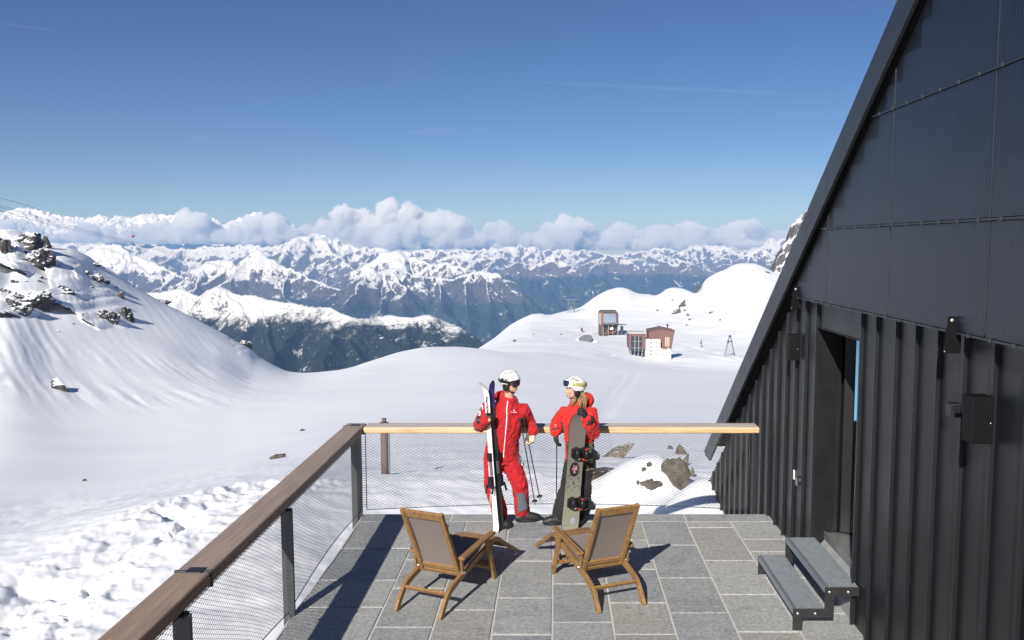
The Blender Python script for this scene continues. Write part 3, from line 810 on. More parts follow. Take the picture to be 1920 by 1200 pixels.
def slab(x0, x1, y0, y1, tone, warm):
    g = 0.010; dz = rng.uniform(-0.0015, 0.0015); e = 0.004
    x0 += g; x1 -= g; y0 += g; y1 -= g; o = len(V)
    j = lambda: rng.uniform(-0.003, 0.003)
    pts = [(x0 + j(), y0 + j()), (x1 + j(), y0 + j()), (x1 + j(), y1 + j()), (x0 + j(), y1 + j())]
    cx, cy = (x0 + x1) / 2, (y0 + y1) / 2
    for x, y in pts: V.append((x, y, -0.02))
    for x, y in pts: V.append((x, y, -0.003 + dz))
    for x, y in pts: V.append((x + (e if x < cx else -e), y + (e if y < cy else -e), dz))
    for a in (0, 4):
        for k in range(4):
            k2 = (k + 1) % 4; Fq.append((o + a + k, o + a + k2, o + a + 4 + k2, o + a + 4 + k))
    Fq.append((o + 8, o + 9, o + 10, o + 11))
    colr.extend([(tone, warm, 0, 1)] * 12)
for ci, (x0, x1, ys) in enumerate(cols):
    ys = [y for y in ys if y is not None]
    if ci in crosspx:
        px, pys = crosspx[ci]; ys += [at_z(px, py).y for py in pys]
    while ys[-1] > Y0 + 0.8: ys.append(ys[-1] - rng.uniform(0.6, 0.95))
    ys.append(Y0)
    for a, b in zip(ys[:-1], ys[1:]):
        tone = rng.uniform(0.0, 0.65); warm = rng.choice([0, 0, 0, 0.25, 0.7])
        if ci >= 7: tone = rng.uniform(0.5, 0.9)
        if ci == 5 and a > 9.0: tone = 0.85
        slab(x0, x1, b, a, tone, warm)
for a, b in ((-2.415, -1.3), (-1.3, -0.1), (-0.1, 0.75), (0.75, 1.62), (1.62, 2.70)):
    slab(a, b, 9.955, Y1, rng.uniform(0.2, 0.45), 0)
me = mesh_np('terrace_paving', V, Fq, M_STONE, False)
ca = me.color_attributes.new('slab', 'FLOAT_COLOR', 'POINT'); ca.data.foreach_set('color', np.array(colr, np.float32).ravel())
tag(link('terrace_paving', me), kind='structure')
b = MB(); b.lohi((EDGE_X0, Y0, -1.6), (EDGE_X1, Y1 + 0.006, -0.009))
tag(b.build('terrace_base', M_MORTAR), kind='structure')

# ================================================================== railings
def wires(edges, r):
    """thin three sided wires for (n, 2, 3) end points"""
    E = np.asarray(edges, float); a, b_ = E[:, 0], E[:, 1]
    d = b_ - a; d /= np.linalg.norm(d, axis=1)[:, None] + 1e-12
    ref = np.where(np.abs(d[:, 2:3]) > 0.9, np.array([[1., 0, 0]]), np.array([[0, 0, 1.]]))
    u = np.cross(d, ref); u /= np.linalg.norm(u, axis=1)[:, None]; v = np.cross(d, u)
    Vs = []; n = len(E)
    for base in (a, b_):
        for k in range(3):
            t = 2 * math.pi * k / 3; Vs.append(base + r * (math.cos(t) * u + math.sin(t) * v))
    Vs = np.stack(Vs, 1).reshape(-1, 3)
    i = np.arange(n)[:, None] * 6
    F_ = np.concatenate([i + np.array([[k, (k + 1) % 3, 3 + (k + 1) % 3, 3 + k]]) for k in range(3)])
    return Vs, F_

def net(L, zlo, zhi, place, w_=0.066, h_=0.034):
    nc = int(L / w_); nr = int((zhi - zlo(0.5)) / (h_ / 2)); ed = []
    def node(j, k):
        u = (j + (0.5 if k % 2 else 0)) / nc
        u = min(max(u, 0), 1); f = k / nr
        bow = 0.012 * math.sin(u * 9) * math.sin(f * 3.1)
        return place(u * L, zlo(u) + (zhi - zlo(u)) * f, bow)
    for k in range(nr):
        for j in range(nc + (0 if k % 2 else 1)):
            p = node(j, k)
            if k % 2: qs = (j, j + 1)
            else: qs = (j - 1, j)
            for q in qs:
                if q < 0 or q > nc: continue
                ed.append((p, node(q, k + 1)))
    return ed, nc

# left railing ---------------------------------------------------
rl = thing('railing', 'long left railing with a weathered dark brown handrail and wire rope netting', 'railing', (-2.5, 7.0, 0))
b = MB(); b.lohi((-2.685, 5.69, 1.0), (-2.425, 10.565, 1.1)); b.build('handrail', M_RAILW, rl, bevel=0.022, world=True, seg=3)
b = MB(); b.lohi((-2.685, 1.2, 1.0), (-2.425, 5.68, 1.1)); b.build('handrail', wood('weathered_rail_wood_light', (0.17, 0.10, 0.06), (0.36, 0.24, 0.16), 1, 0.62, 0.8, grey=(0.36, 0.27, 0.21)), rl, bevel=0.022, world=True, seg=3)
for y in (5.69, 10.40):
    b = MB(); b.lohi((-2.689, y - 0.012, 0.985), (-2.421, y + 0.012, 1.104)); b.lohi((-2.60, y - 0.05, 1.1), (-2.48, y + 0.05, 1.108))
    b.build('rail_clamp', M_BLACK, rl, bevel=0.004, world=True)
for y, w_, d_ in ((5.22, 0.12, 0.03), (7.36, 0.105, 0.03), (3.0, 0.11, 0.03)):
    b = MB(); b.lohi((-2.49, y - d_ / 2, -0.45), (-2.49 + w_, y + d_ / 2, 1.0)); b.lohi((-2.56, y - 0.05, 0.985), (-2.40, y + 0.05, 0.999))
    b.build('post', M_GREYST, rl, bevel=0.004, world=True)
b = MB(); b.lohi((-2.525, 10.08, -0.45), (-2.455, 10.36, 1.0)); b.build('post', M_GREYST, rl, bevel=0.004, world=True)
def zl(u):
    y = 2.0 + u * 8.3; seg = [(2.0, 5.22), (5.22, 7.36), (7.36, 10.3)]
    for a, c in seg:
        if a <= y <= c + 1e-6: return 0.03 + 0.085 * math.sin(math.pi * (y - a) / (c - a))
    return 0.03
ed, nc = net(8.3, zl, 0.995, lambda x, z, bow: (-2.445 + bow, 2.0 + x, z))
Vw, Fw = wires(ed, 0.0015); me = mesh_np('netting', Vw - np.array(rl.location), Fw, M_WIRE); link('netting', me, rl)
cord = [(-2.445, 2.0 + 8.3 * i / 160, zl(i / 160)) for i in range(161)]
b = MB(); b.tube(cord, 0.005, 6); b.tube([(-2.445, 2, 0.985), (-2.445, 10.3, 0.985)], 0.004, 6); b.build('edge_cable', M_BLACK, rl, True, world=True)

# far railing -----------------------------------------------------
rf = thing('railing', 'far railing with a pale yellowish handrail behind the two people', 'railing', (0, 10.43, 0))
b = MB(); b.lohi((-2.418, 10.30, 1.02), (2.575, 10.565, 1.1)); b.build('handrail', M_RAILP, rf, bevel=0.018, world=True, seg=3)
b = MB(); b.lohi((2.515, 10.36, -0.45), (2.565, 10.42, 1.02)); b.build('post', M_BLACK, rf, bevel=0.004, world=True)
zf_ = lambda u: 0.025 + 0.075 * math.sin(math.pi * u)
ed, nc = net(4.86, zf_, 1.015, lambda x, z, bow: (-2.40 + x, 10.34 + bow, z))
Vw, Fw = wires(ed, 0.0015); me = mesh_np('netting', Vw - np.array(rf.location), Fw, M_WIRE); link('netting', me, rf)
b = MB(); b.tube([(-2.40 + 4.86 * i / 100, 10.34, zf_(i / 100)) for i in range(101)], 0.005, 6)
b.tube([(2.462, 10.34, 0.03), (2.462, 10.34, 1.02)], 0.005, 6); b.tube([(-2.40, 10.34, 0.03), (-2.40, 10.34, 1.02)], 0.006, 6)
for i in range(30):
    z = 0.06 + i * 0.031; b.tube([(2.462, 10.34, z), (2.517, 10.37, z + 0.006)], 0.0035, 4); b.tube([(-2.40, 10.34, z), (-2.455, 10.34, z + 0.004)], 0.003, 4)
b.build('edge_cable', M_BLACK, rf, True, world=True)

# ================================================================== dark timber-and-metal refuge on the right
XW, XF = 2.68, 2.525
M_WALL = simple('standing_seam_metal', (0.0105, 0.0122, 0.0142), 0.40, 0.0, 0.25, 3, 0.04, 25, spec=0.6)
M_JAMB = simple('dark_jamb_metal', (0.011, 0.0105, 0.011), 0.5, 0, 0.2, 6, spec=0.3)
M_FASC = simple('fascia_metal', (0.032, 0.035, 0.040), 0.42, 0, 0.12, 4, 0.03, 30, spec=0.5)
M_SOFF = simple('soffit_black', (0.006, 0.006, 0.007), 0.75, spec=0.12)
def panel_material():
    t = NT('solar_cells'); p = t.pos('Object'); sp = t.n('ShaderNodeSeparateXYZ'); t.set(sp.inputs[0], p)
    fr = t.math('FRACT', t.math('MULTIPLY', sp.outputs[1], 1 / 0.0375))
    line = t.mr(t.math('ABSOLUTE', t.math('SUBTRACT', fr, 0.5)), 0.36, 0.48)
    fz = t.math('FRACT', t.math('MULTIPLY', sp.outputs[2], 1 / 0.15)); lz = t.mr(t.math('ABSOLUTE', t.math('SUBTRACT', fz, 0.5)), 0.47, 0.5)
    cb = t.n('ShaderNodeCombineXYZ'); t.set(cb.inputs[1], t.math('FLOOR', t.math('MULTIPLY', sp.outputs[1], 1 / 0.15))); t.set(cb.inputs[2], t.math('FLOOR', t.math('MULTIPLY', sp.outputs[2], 1 / 0.15)))
    wn = t.n('ShaderNodeTexWhiteNoise'); t.set(wn.inputs['Vector'], cb.outputs[0])
    n = t.math('ADD', t.math('MULTIPLY', t.noise(p, 1.3, 3), 0.5), t.math('MULTIPLY', wn.outputs['Value'], 0.5))
    c = t.mix(n, (0.0075, 0.0100, 0.0185), (0.0155, 0.0190, 0.031))
    c = t.mix(t.math('MULTIPLY', line, 0.7), c, (0.045, 0.052, 0.072))
    c = t.mix(t.math('MULTIPLY', lz, 0.4), c, (0.006, 0.007, 0.012))
    return t.done(c, 0.38, 0, None, 0.55)
M_CELL = panel_material()
M_BLANK = simple('panel_glass_blank', (0.006, 0.007, 0.009), 0.40, 0, 0.1, 4, spec=0.4)
M_GLASS = NT('tinted_door_glass'); M_GLASS = M_GLASS.done((0.16, 0.36, 0.58), 0.03, 1.0)

def rin(y): return 5.106 - 0.7133 * (y - 6.028)          # underside of the roof edge
def rout(y): return 5.193 - 0.7033 * (y - 6.335)
house = thing('refuge_building', 'black metal clad mountain refuge with solar panels under a steep roof edge', 'building', (2.9, 7.0, 0))
WB = -2.6
DY0, DY1, DZ0, DZ1 = 7.19, 8.43, 0.40, 2.56
def wallpoly(y0, y1, z0): return [(y0, z0), (y1, z0), (y1, rin(y1) - 0.004), (y0, rin(y0) - 0.004)]
b = MB()
yend = 14.9
yb = 6.028 + (5.106 - WB) / 0.7133
yend = min(yend, yb - 0.4)
b.prism(wallpoly(DY1, yend, WB), 'x', XW, XW + 0.25)
b.prism(wallpoly(-1.0, DY0, WB), 'x', XW, XW + 0.25)
b.prism(wallpoly(DY0, DY1, DZ1), 'x', XW, XW + 0.25)
y = 8.412
seam = [8.412 + 0.355 * k for k in range(0, 17)] + [7.186, 6.85, 6.45, 6.096, 5.74, 5.368, 4.993] + [4.993 - 0.37 * k for k in range(1, 14)]
for y in seam:
    top = min(rin(y) - 0.03, 2.83)
    if y > yend - 0.05: continue
    b.lohi((XW - 0.034, y - 0.008, WB), (XW, y + 0.008, top))
    b.lohi((XW - 0.034, y - 0.022, WB), (XW - 0.028, y - 0.008, top))
b.build('wall', M_WALL, house, world=True)
b = MB(); b.lohi((XW, DY0, WB), (XW + 0.25, DY1, 0.12)); b.build('plinth', M_CONC, house, world=True)
b = MB(); b.prism([(XW - 0.0, 0.12), (XW + 0.34, 0.12), (XW + 0.34, 0.385), (XW + 0.16, 0.385), (XW + 0.02, 0.20)], 'y', DY0 + 0.001, DY1 - 0.001); b.build('door_step', M_CONC, house, bevel=0.004, world=True)
b = MB(); b.lohi((XW + 0.13, DY0 + 0.012, 0.387), (XW + 0.36, DY1 - 0.014, 0.41)); b.lohi((XW + 0.115, DY0 + 0.012, 0.35), (XW + 0.129, DY1 - 0.014, 0.425)); b.build('threshold', M_BOLT, house, bevel=0.003, world=True)
b = MB()
b.lohi((XW - 0.03, DY1 - 0.012, 0.30), (XW + 0.20, DY1, DZ1)); b.lohi((XW - 0.03, DY0, 0.0), (XW + 0.27, DY0 + 0.010, DZ1)); b.lohi((XW - 0.012, DY0 + 0.012, DZ1 - 0.012), (XW + 0.27, DY1 - 0.014, DZ1))
b.lohi((XW + 0.271, DY1 - 0.03, 0.38), (XW + 0.42, DY1, DZ1))
b.build('door_lining', M_JAMB, house, bevel=0.003, world=True)
b = MB(); b.lohi((XW + 1.92, DY0 - 0.20, 0.0), (XW + 1.96, DY1 + 0.20, 2.8)); b.lohi((XW + 0.252, DY1 + 0.15, 0.0), (XW + 1.91, DY1 + 0.19, 2.8)); b.lohi((XW + 0.252, DY0 - 0.19, 0.0), (XW + 1.91, DY0 - 0.15, 2.8)); b.lohi((XW + 0.252, DY0 - 0.15, DZ1 + 0.02), (XW + 1.91, DY1 + 0.15, DZ1 + 0.06))
b.build('lobby', M_SOFF, house, world=True)
# door set back in the wall: dark panel below, tinted glass above
hg = Vector((XW + 0.275, DY1 - 0.035, 0)); dd = Vector((0.93, -0.37, 0)).normalized(); dn = Vector((-dd.y, dd.x, 0)) * -1      # leaf swung inwards
def leaf(b, u0, u1, z0, z1, w0, w1):
    vs = [hg + dd * u + dn * w_ + Vector((0, 0, z)) for u in (u0, u1) for w_ in (w0, w1) for z in (z0, z1)]
    b._add(vs, [(0, 1, 3, 2), (4, 6, 7, 5), (0, 4, 5, 1), (2, 3, 7, 6), (0, 2, 6, 4), (1, 5, 7, 3)])
b = MB(); leaf(b, 0, 0.10, 0.43, 2.53, -0.03, 0.03); leaf(b, 0.98, 1.10, 0.43, 2.53, -0.03, 0.03); leaf(b, 0.10, 0.98, 0.43, 1.60, -0.03, 0.03); leaf(b, 0.10, 0.98, 2.45, 2.53, -0.03, 0.03)
dr = b.build('door', M_JAMB, house, bevel=0.004, world=True)
inv = Matrix.Translation(-house.location)
b = MB(); leaf(b, 0.095, 0.985, 1.595, 2.455, -0.008, 0.012); g_ = b.build('glass_pane', M_GLASS, dr); g_.data.transform(inv)
b = MB(); q_ = hg + dd * 1.03; b.tube([q_ + dn * 0.03 + Vector((0, 0, 1.42)), q_ + dn * 0.08 + Vector((0, 0, 1.42)), q_ + dn * 0.08 - dd * 0.12 + Vector((0, 0, 1.42))], 0.011, 8); h_ = b.build('handle', M_BOLT, dr, True); h_.data.transform(inv)
b = MB(); b.lohi((XW + 0.361, DY0 - 0.14, 0.30), (XW + 1.9, DY1 + 0.14, 0.405)); b.build('lobby_floor', simple('lobby_floor_pale', (0.55, 0.52, 0.49), 0.6, 0, 0.1, 6), house, world=True)
# solar panels
zrow = [2.825, 3.545, 4.432, 5.33, 6.23, 7.13, 8.0]
ycol = [9.45, 7.97, 6.49, 5.005, 3.525, 2.045, 0.565, -0.95]
for r in range(len(zrow) - 1):
    for c in range(len(ycol) - 1):
        z0, z1, y1, y0 = zrow[r] + 0.012, zrow[r + 1] - 0.012, ycol[c] - 0.006, ycol[c + 1] + 0.006
        lim = lambda z: 6.028 + (5.106 - z) / 0.7133 - 0.05       # roof edge at this height
        if lim(z0) < y0 + 0.1: continue
        poly = [(y0, z0), (min(y1, lim(z0)), z0)]
        if y1 <= lim(z1): poly += [(y1, z1), (y0, z1)]
        else:
            if y1 < lim(z0): poly.append((y1, rin(y1 + 0.05)))
            if lim(z1) > y0: poly += [(lim(z1), z1), (y0, z1)]
            else: poly.append((y0, rin(y0 + 0.05)))
        b = MB(); b.prism(poly, 'x', 2.60, 2.632)
        pn = b.build('solar_panel', M_BLANK, house, world=True)
        n = max(1, int((z1 - z0) / 0.148)); hz_ = (z1 - z0) / n; b = MB(); any_ = False
        for k in range(n):
            za, zb = z0 + k * hz_, z0 + (k + 1) * hz_
            ye = min(y1, y0 + math.floor((lim(zb) - y0) / 0.15) * 0.15) if lim(zb) < y1 else y1
            if ye - y0 > 0.12:
                b.lohi((2.5975, y0 + 0.004, za), (2.600, ye - 0.004, zb)); any_ = True
        if any_: ce = b.build('cell_area', M_CELL, pn); ce.data.transform(inv)
for z in zrow[:4]:
    ymax = 6.028 + (5.106 - z) / 0.7133 - 0.06
    b = MB(); b.lohi((2.589, -0.9, z - 0.007), (2.62, min(ymax, 9.02 if z < 3 else ymax), z + 0.007))
    yy = min(ymax, 9.0) - 0.15
    while yy > -0.8:
        b.lohi((2.578, yy - 0.010, z - 0.012), (2.590, yy + 0.010, z + 0.012)); yy -= 0.262
    b.build('mounting_rail', M_FASC, house, world=True)
for y in ycol[1:-1]:
    b = MB(); b.lohi((2.594, y - 0.005, 2.85), (2.628, y + 0.005, min(7.0, rin(y + 0.07)))); b.build('panel_joint', M_FASC, house, world=True)
# roof edge
ya, ybx = -1.5, 13.06
b = MB(); b.prism([(ya, rin(ya)), (13.39, rin(13.39)), (13.74, rin(13.39) + 0.0), (13.86, rout(13.86)), (ya, rout(ya))], 'x', XF, XF + 0.035); fa = b.build('roof_edge', M_FASC, house, bevel=0.004, world=True)
b = MB(); b.prism([(ya, rin(ya) + 0.01), (12.9, rin(12.9) + 0.01), (13.2, rout(13.2) - 0.02), (ya, rout(ya) - 0.02)], 'x', XF + 0.036, 9.0); b.build('roof', M_SOFF, house, world=True)

# fittings on the wall
def wall_box(name, label, cat, px0, px1, py0, py1, Yn, depth, w_, led):
    zc0 = at_x(px1, py1, XW).z; X0 = XW - depth
    z1 = at_y(px0, py0, Yn).z; z0 = at_y(px0, py1, Yn).z
    e = thing(name, label, cat, (XW, Yn + w_ / 2, z0))
    b = MB(); b.lohi((X0, Yn, z0), (XW - 0.034, Yn + w_, z1)); b.build('housing', simple('lamp_black', (0.005, 0.005, 0.0055), 0.6, spec=0.2), e, bevel=0.004, world=True)
    if led:
        b = MB(); b.ball((XW - 0.055, Yn - 0.002, z0 + (z1 - z0) * 0.45), 0.0035, 8, 6); b.build('screw', simple('screw_white', (0.8, 0.8, 0.8), 0.3), e, True, world=True)
    return e
M_LAMP = None
wall_box('wall_lamp', 'large black box wall lamp nearer the camera, beside a small junction box', 'wall lamp', 1812, 1858, 745, 833, 4.94, 0.165, 0.13, True)
wall_box('wall_lamp', 'black box wall lamp left of the recessed door', 'wall lamp', 1486, 1512, 628, 676, 8.93, 0.15, 0.13, True)
q = at_x(1787, 768, XW - 0.06)
e = thing('junction_box', 'small square black junction box on the wall beside the nearer lamp', 'junction box', (XW, q.y, q.z - 0.045))
b = MB(); b.lohi((XW - 0.085, q.y - 0.045, q.z - 0.045), (XW - 0.02, q.y + 0.045, q.z + 0.045)); b.build('box_body', M_WALL, e, bevel=0.004, world=True)
b = MB(); b.lohi((XW - 0.091, q.y - 0.038, q.z - 0.038), (XW - 0.085, q.y + 0.038, q.z + 0.038)); b.build('lid', M_WALL, e, bevel=0.002, world=True)
for px, py, lab in ((1776, 625, 'black tapered steel bracket under the panels, nearer the camera'), (1487, 557, 'black tapered steel bracket under the panels close to the roof edge')):
    q = at_x(px, py, XW - 0.14)
    e = thing('wall_bracket', lab, 'bracket', (XW, q.y, q.z - 0.13))
    b = MB(); b.prism([(XW - 0.165, q.z - 0.13), (XW - 0.05, q.z - 0.13), (XW - 0.05, q.z - 0.02), (XW - 0.085, q.z + 0.11), (XW - 0.135, q.z + 0.11)], 'y', q.y - 0.006, q.y + 0.006); b.build('plate', M_SOFF, e, bevel=0.002, world=True)
    b = MB(); b.tube([(XW - 0.115, q.y - 0.012, q.z + 0.085), (XW - 0.115, q.y + 0.012, q.z + 0.085)], 0.013, 8); b.build('bolt', M_BOLT, e, True, world=True)
    b = MB(); b.tube([(XW - 0.155, q.y - 0.010, q.z - 0.118), (XW - 0.155, q.y + 0.010, q.z - 0.118)], 0.005, 8); b.build('bolt', M_BOLT, e, True, world=True)
q = at_x(1490, 889, XW)
e = thing('warning_tag', 'small white arched plate fixed low on the black wall', 'plate', (XW, q.y, q.z - 0.06))
b = MB(); b.prism([(q.y - 0.03, q.z - 0.055), (q.y + 0.03, q.z - 0.055), (q.y + 0.03, q.z + 0.025), (q.y + 0.018, q.z + 0.05), (q.y - 0.018, q.z + 0.05), (q.y - 0.03, q.z + 0.025)], 'x', XW - 0.02, XW - 0.004); b.build('plate', simple('white_plastic', (0.72, 0.72, 0.70), 0.5), e, bevel=0.004, world=True)
q = at_x(1504, 901, XW)
e = thing('wall_socket', 'round black outdoor socket with a flap, right of the white plate', 'socket', (XW, q.y, q.z - 0.06))
b = MB(); b.tube([(XW, q.y, q.z), (XW - 0.055, q.y, q.z)], [0.05, 0.046], 16); b.build('socket_body', M_BLACK, e, True, world=True)
b = MB(); b.prism([(q.y - 0.034, q.z - 0.055), (q.y + 0.034, q.z - 0.055), (q.y + 0.034, q.z + 0.02), (q.y, q.z + 0.042), (q.y - 0.034, q.z + 0.02)], 'x', XW - 0.068, XW - 0.056); b.build('flap', simple('grey_plastic', (0.12, 0.12, 0.14), 0.3), e, bevel=0.004, world=True)

# ================================================================== metal steps
st = thing('metal_steps', 'two black framed metal steps with galvanised grating treads below the door', 'steps', (2.38, 7.72, 0))
SY0, SY1 = 7.075, 8.315
def stringer(y0, y1):
    b = MB(); p = [(2.095, 0), (2.18, 0), (2.18, 0.118), (2.455, 0.118), (2.455, 0.312), (2.672, 0.312), (2.672, 0.392), (2.372, 0.392), (2.372, 0.197), (2.095, 0.197)]
    b.prism(p, 'y', y0, y1); return b.build('stringer', M_BLACK, st, bevel=0.0015, world=True)
stringer(SY0 - 0.012, SY0 - 0.002); stringer(SY1 + 0.002, SY1 + 0.012)
for x0, x1, zt in ((2.098, 2.368, 0.198), (2.375, 2.668, 0.393)):
    b = MB(); L0, L1 = SY0, SY1
    b.lohi((x0, L0, zt - 0.058), (x0 + 0.004, L1, zt)); b.lohi((x1 - 0.004, L0, zt - 0.035), (x1, L1, zt)); b.lohi((x0 + 0.004, L0, zt - 0.035), (x1 - 0.004, L0 + 0.004, zt)); b.lohi((x0 + 0.004, L1 - 0.004, zt - 0.035), (x1 - 0.004, L1, zt))
    b.lohi((x0 + 0.004, L0 + 0.004, zt - 0.006), (x0 + 0.034, L1 - 0.004, zt - 0.001))
    ny = 40; 
    for i in range(1, ny): yy = L0 + (L1 - L0) * i / ny; b.lohi((x0 + 0.034, yy - 0.0022, zt - 0.032), (x1 - 0.004, yy + 0.0022, zt - 0.001))
    nx = 9
    for i in range(1, nx): xx = x0 + 0.03 + (x1 - x0 - 0.03) * i / nx; b.lohi((xx - 0.0018, L0 + 0.004, zt - 0.024), (xx + 0.0018, L1 - 0.004, zt - 0.003))
    b.build('tread', M_GALV, st, world=True)
for x, z in ((2.135, 0.157), (2.29, 0.157), (2.41, 0.352), (2.575, 0.352)):
    b = MB(); b.tube([(x, SY0 - 0.012, z), (x, SY0 - 0.02, z)], 0.013, 10); b.tube([(x, SY0 - 0.02, z), (x, SY0 - 0.026, z)], 0.007, 6); b.build('bolt', M_BOLT, st, True, world=True)

# ================================================================== deck chairs
M_TEAK = wood('oiled_teak', (0.19, 0.105, 0.040), (0.38, 0.225, 0.090), 1, 0.42, 1.3)
M_SLING = simple('taupe_sling', (0.20, 0.165, 0.15), 0.75, 0, 0.06, 40, 0.25, 900)
def curve_bar(b, prof, x, w_, h_):
    """flat bar of width w_ following a (y, z) profile"""
    pts = [Vector((x, y, z)) for y, z in prof]; up = []; dn = []
    for i, p in enumerate(pts):
        d = (pts[min(i + 1, len(pts) - 1)] - pts[max(i - 1, 0)]).normalized(); n = Vector((0, -d.z, d.y))
        up.append(p + n * h_ / 2); dn.append(p - n * h_ / 2)
    poly = [(q.y, q.z) for q in up] + [(q.y, q.z) for q in reversed(dn)]
    b.prism(poly, 'x', x - w_ / 2, x + w_ / 2)
def bez(p, n=10):
    out = []; 
    for i in range(n + 1): out.append(i / n)
    ys = [q[0] for q in p]; zs = [q[1] for q in p]
    par = np.linspace(0, 1, len(p)); tt = np.array(out)
    return list(zip(pchip(par, ys, tt), pchip(par, zs, tt)))
def deck_chair(loc, rotz, label):
    c = thing('deck_chair', label, 'deck chair', loc, rotz, 'wooden deck chairs on the terrace')
    W = 0.235
    legp = bez([(0.0, 0.0), (0.075, 0.105), (0.16, 0.19), (0.29, 0.235), (0.45, 0.272), (0.70, 0.325), (1.03, 0.375)], 22)
    for s in (-1, 1):
        b = MB(); curve_bar(b, legp, s * W, 0.034, 0.058); b.build('rear_leg', M_TEAK, c, bevel=0.004)
        b = MB(); curve_bar(b, [(1.035, 0.0), (0.86, 0.475)], s * (W + 0.034), 0.030, 0.056); b.build('front_leg', M_TEAK, c, bevel=0.004)
        ap = bez([(0.335, 0.455), (0.50, 0.468), (0.75, 0.488), (1.0, 0.498)], 8)
        b = MB(); pts = [Vector((s * (W + 0.032), y, z)) for y, z in ap]
        for p, q in zip(pts[:-1], pts[1:]): pass
        curve_bar(b, ap, s * (W + 0.036), 0.066, 0.030); b.build('armrest', M_TEAK, c, bevel=0.008, seg=3)
        b = MB(); curve_bar(b, [(0.372, 0.445), (0.40, 0.285)], s * (W + 0.018), 0.02, 0.04); b.build('arm_support', M_TEAK, c, bevel=0.004)
        b = MB(); b.tube([(s * (W + 0.045), 0.40, 0.30), (s * (W - 0.02), 0.40, 0.30)], 0.011, 10); b.build('pivot_bolt', M_BOLT, c, True)
    # back frame: stiles, rails and sling
    b0, b1 = Vector((0, 0.415, 0.285)), Vector((0, 0.085, 0.955)); d = (b1 - b0)
    P = lambda x, t: Vector((x, b0.y + d.y * t, b0.z + d.z * t)); nrm = Vector((0, -d.z, d.y)).normalized()
    fr = c
    for s in (-1, 1):
        b = MB(); b.bar(P(s * (W - 0.032), -0.04), P(s * (W - 0.032), 1.0), 0.040, 0.042, up=nrm); b.build('back_stile', M_TEAK, fr, bevel=0.005)
        b = MB(); b.bar(P(s * (W - 0.052), 0.1), P(s * (W - 0.052), 0.89), 0.014, 0.022, up=nrm); b.build('sling_batten', M_TEAK, fr, bevel=0.003)
    b = MB(); b.bar(P(-(W - 0.053), 0.942), P(W - 0.053, 0.942), 0.085, 0.026, up=nrm); b.build('back_rail', M_TEAK, fr, bevel=0.005)
    b = MB(); b.bar(P(-(W - 0.053), 0.06), P(W - 0.053, 0.06), 0.055, 0.026, up=nrm); b.build('back_rail', M_TEAK, fr, bevel=0.005)
    b = MB(); n = 12
    V_ = []
    for i in range(n + 1):
        t = 0.06 + 0.86 * i / n; sag = 0.018 * math.sin(math.pi * i / n)
        for x in (-(W - 0.048), -(W - 0.048) / 3, (W - 0.048) / 3, W - 0.048):
            e_ = 1 - (abs(x) / (W - 0.048)) ** 2
            V_.append(P(x, t) - nrm * (sag * (0.6 + 0.4 * e_) + 0.004))
    m_ = len(V_); V_ += [p - nrm * 0.003 for p in V_]; F_ = []
    for i in range(n):
        for k in range(3):
            a = i * 4 + k; F_.append((a, a + 1, a + 5, a + 4)); F_.append((m_ + a, m_ + a + 4, m_ + a + 5, m_ + a + 1))
    b._add(V_, F_); b.build('back_sling', M_SLING, fr, True)
    # cross bars
    for y, z, hh in ((0.145, 0.180, 0.036), (0.43, 0.262, 0.034)):
        b = MB(); b.box((0, y, z), (2 * W - 0.034, 0.024, hh + 0.008), rot=(0.6, 0, 0)); b.build('cross_bar', M_TEAK, c, bevel=0.004)
    b = MB(); b.box((0, 0.985, 0.13), (2 * W + 0.03, 0.024, 0.036)); b.build('cross_bar', M_TEAK, c, bevel=0.004)
    b = MB(); b.tube([(-W - 0.04, 0.12, 0.60 - 0.02), (-W - 0.04, 0.12, 0.58)], 0.001, 4)
    # seat: frame cross pieces and sling
    for y, z in ((1.02, 0.372), (0.47, 0.287)):
        b = MB(); b.box((0, y, z), (2 * W - 0.026, 0.03, 0.03)); b.build('seat_rail', M_TEAK, c, bevel=0.004)
    b = MB(); V_ = []; n = 12
    for i in range(n + 1):
        f = i / n; y = 0.47 + 0.55 * f; z = 0.303 + 0.085 * f - 0.028 * math.sin(math.pi * f)
        for x in (-(W - 0.015), 0, W - 0.015): V_.append(Vector((x, y, z)))
    m_ = len(V_); V_ += [p - Vector((0, 0, 0.003)) for p in V_]; F_ = []
    for i in range(n):
        for k in range(2):
            a = i * 3 + k; F_.append((a, a + 1, a + 4, a + 3)); F_.append((m_ + a, m_ + a + 3, m_ + a + 4, m_ + a + 1))
    b._add(V_, F_); b.build('seat_sling', M_SLING, c, True)
    # foot rest with slats, on its own short legs
    fpr = [(1.03, 0.375), (1.22, 0.345), (1.40, 0.235), (1.70, 0.055)]
    for s in (-1, 1):
        b = MB(); curve_bar(b, bez(fpr, 12), s * (W - 0.035), 0.024, 0.042); b.build('footrest_side', M_TEAK, c, bevel=0.004)
        b = MB(); curve_bar(b, [(1.21, 0.345), (1.06, 0.10)], s * (W - 0.065), 0.022, 0.034); b.build('footrest_leg', M_TEAK, c, bevel=0.003)
    b = MB(); b.box((0, 1.085, 0.14), (2 * W - 0.13, 0.02, 0.03)); b.build('cross_bar', M_TEAK, c, bevel=0.003)
    sl_ = MB(); 
    bz = bez(fpr, 24)
    for i in range(2, 24, 2):
        y, z = bz[i]; y2, z2 = bz[min(i + 1, 24)]; an = math.atan2(z2 - z, y2 - y)
        sl_.box((0, y, z + 0.016), (2 * W - 0.092, 0.044, 0.014), rot=(an, 0, 0))
    sl_.build('footrest_slats', M_TEAK, c, bevel=0.003)
    return c
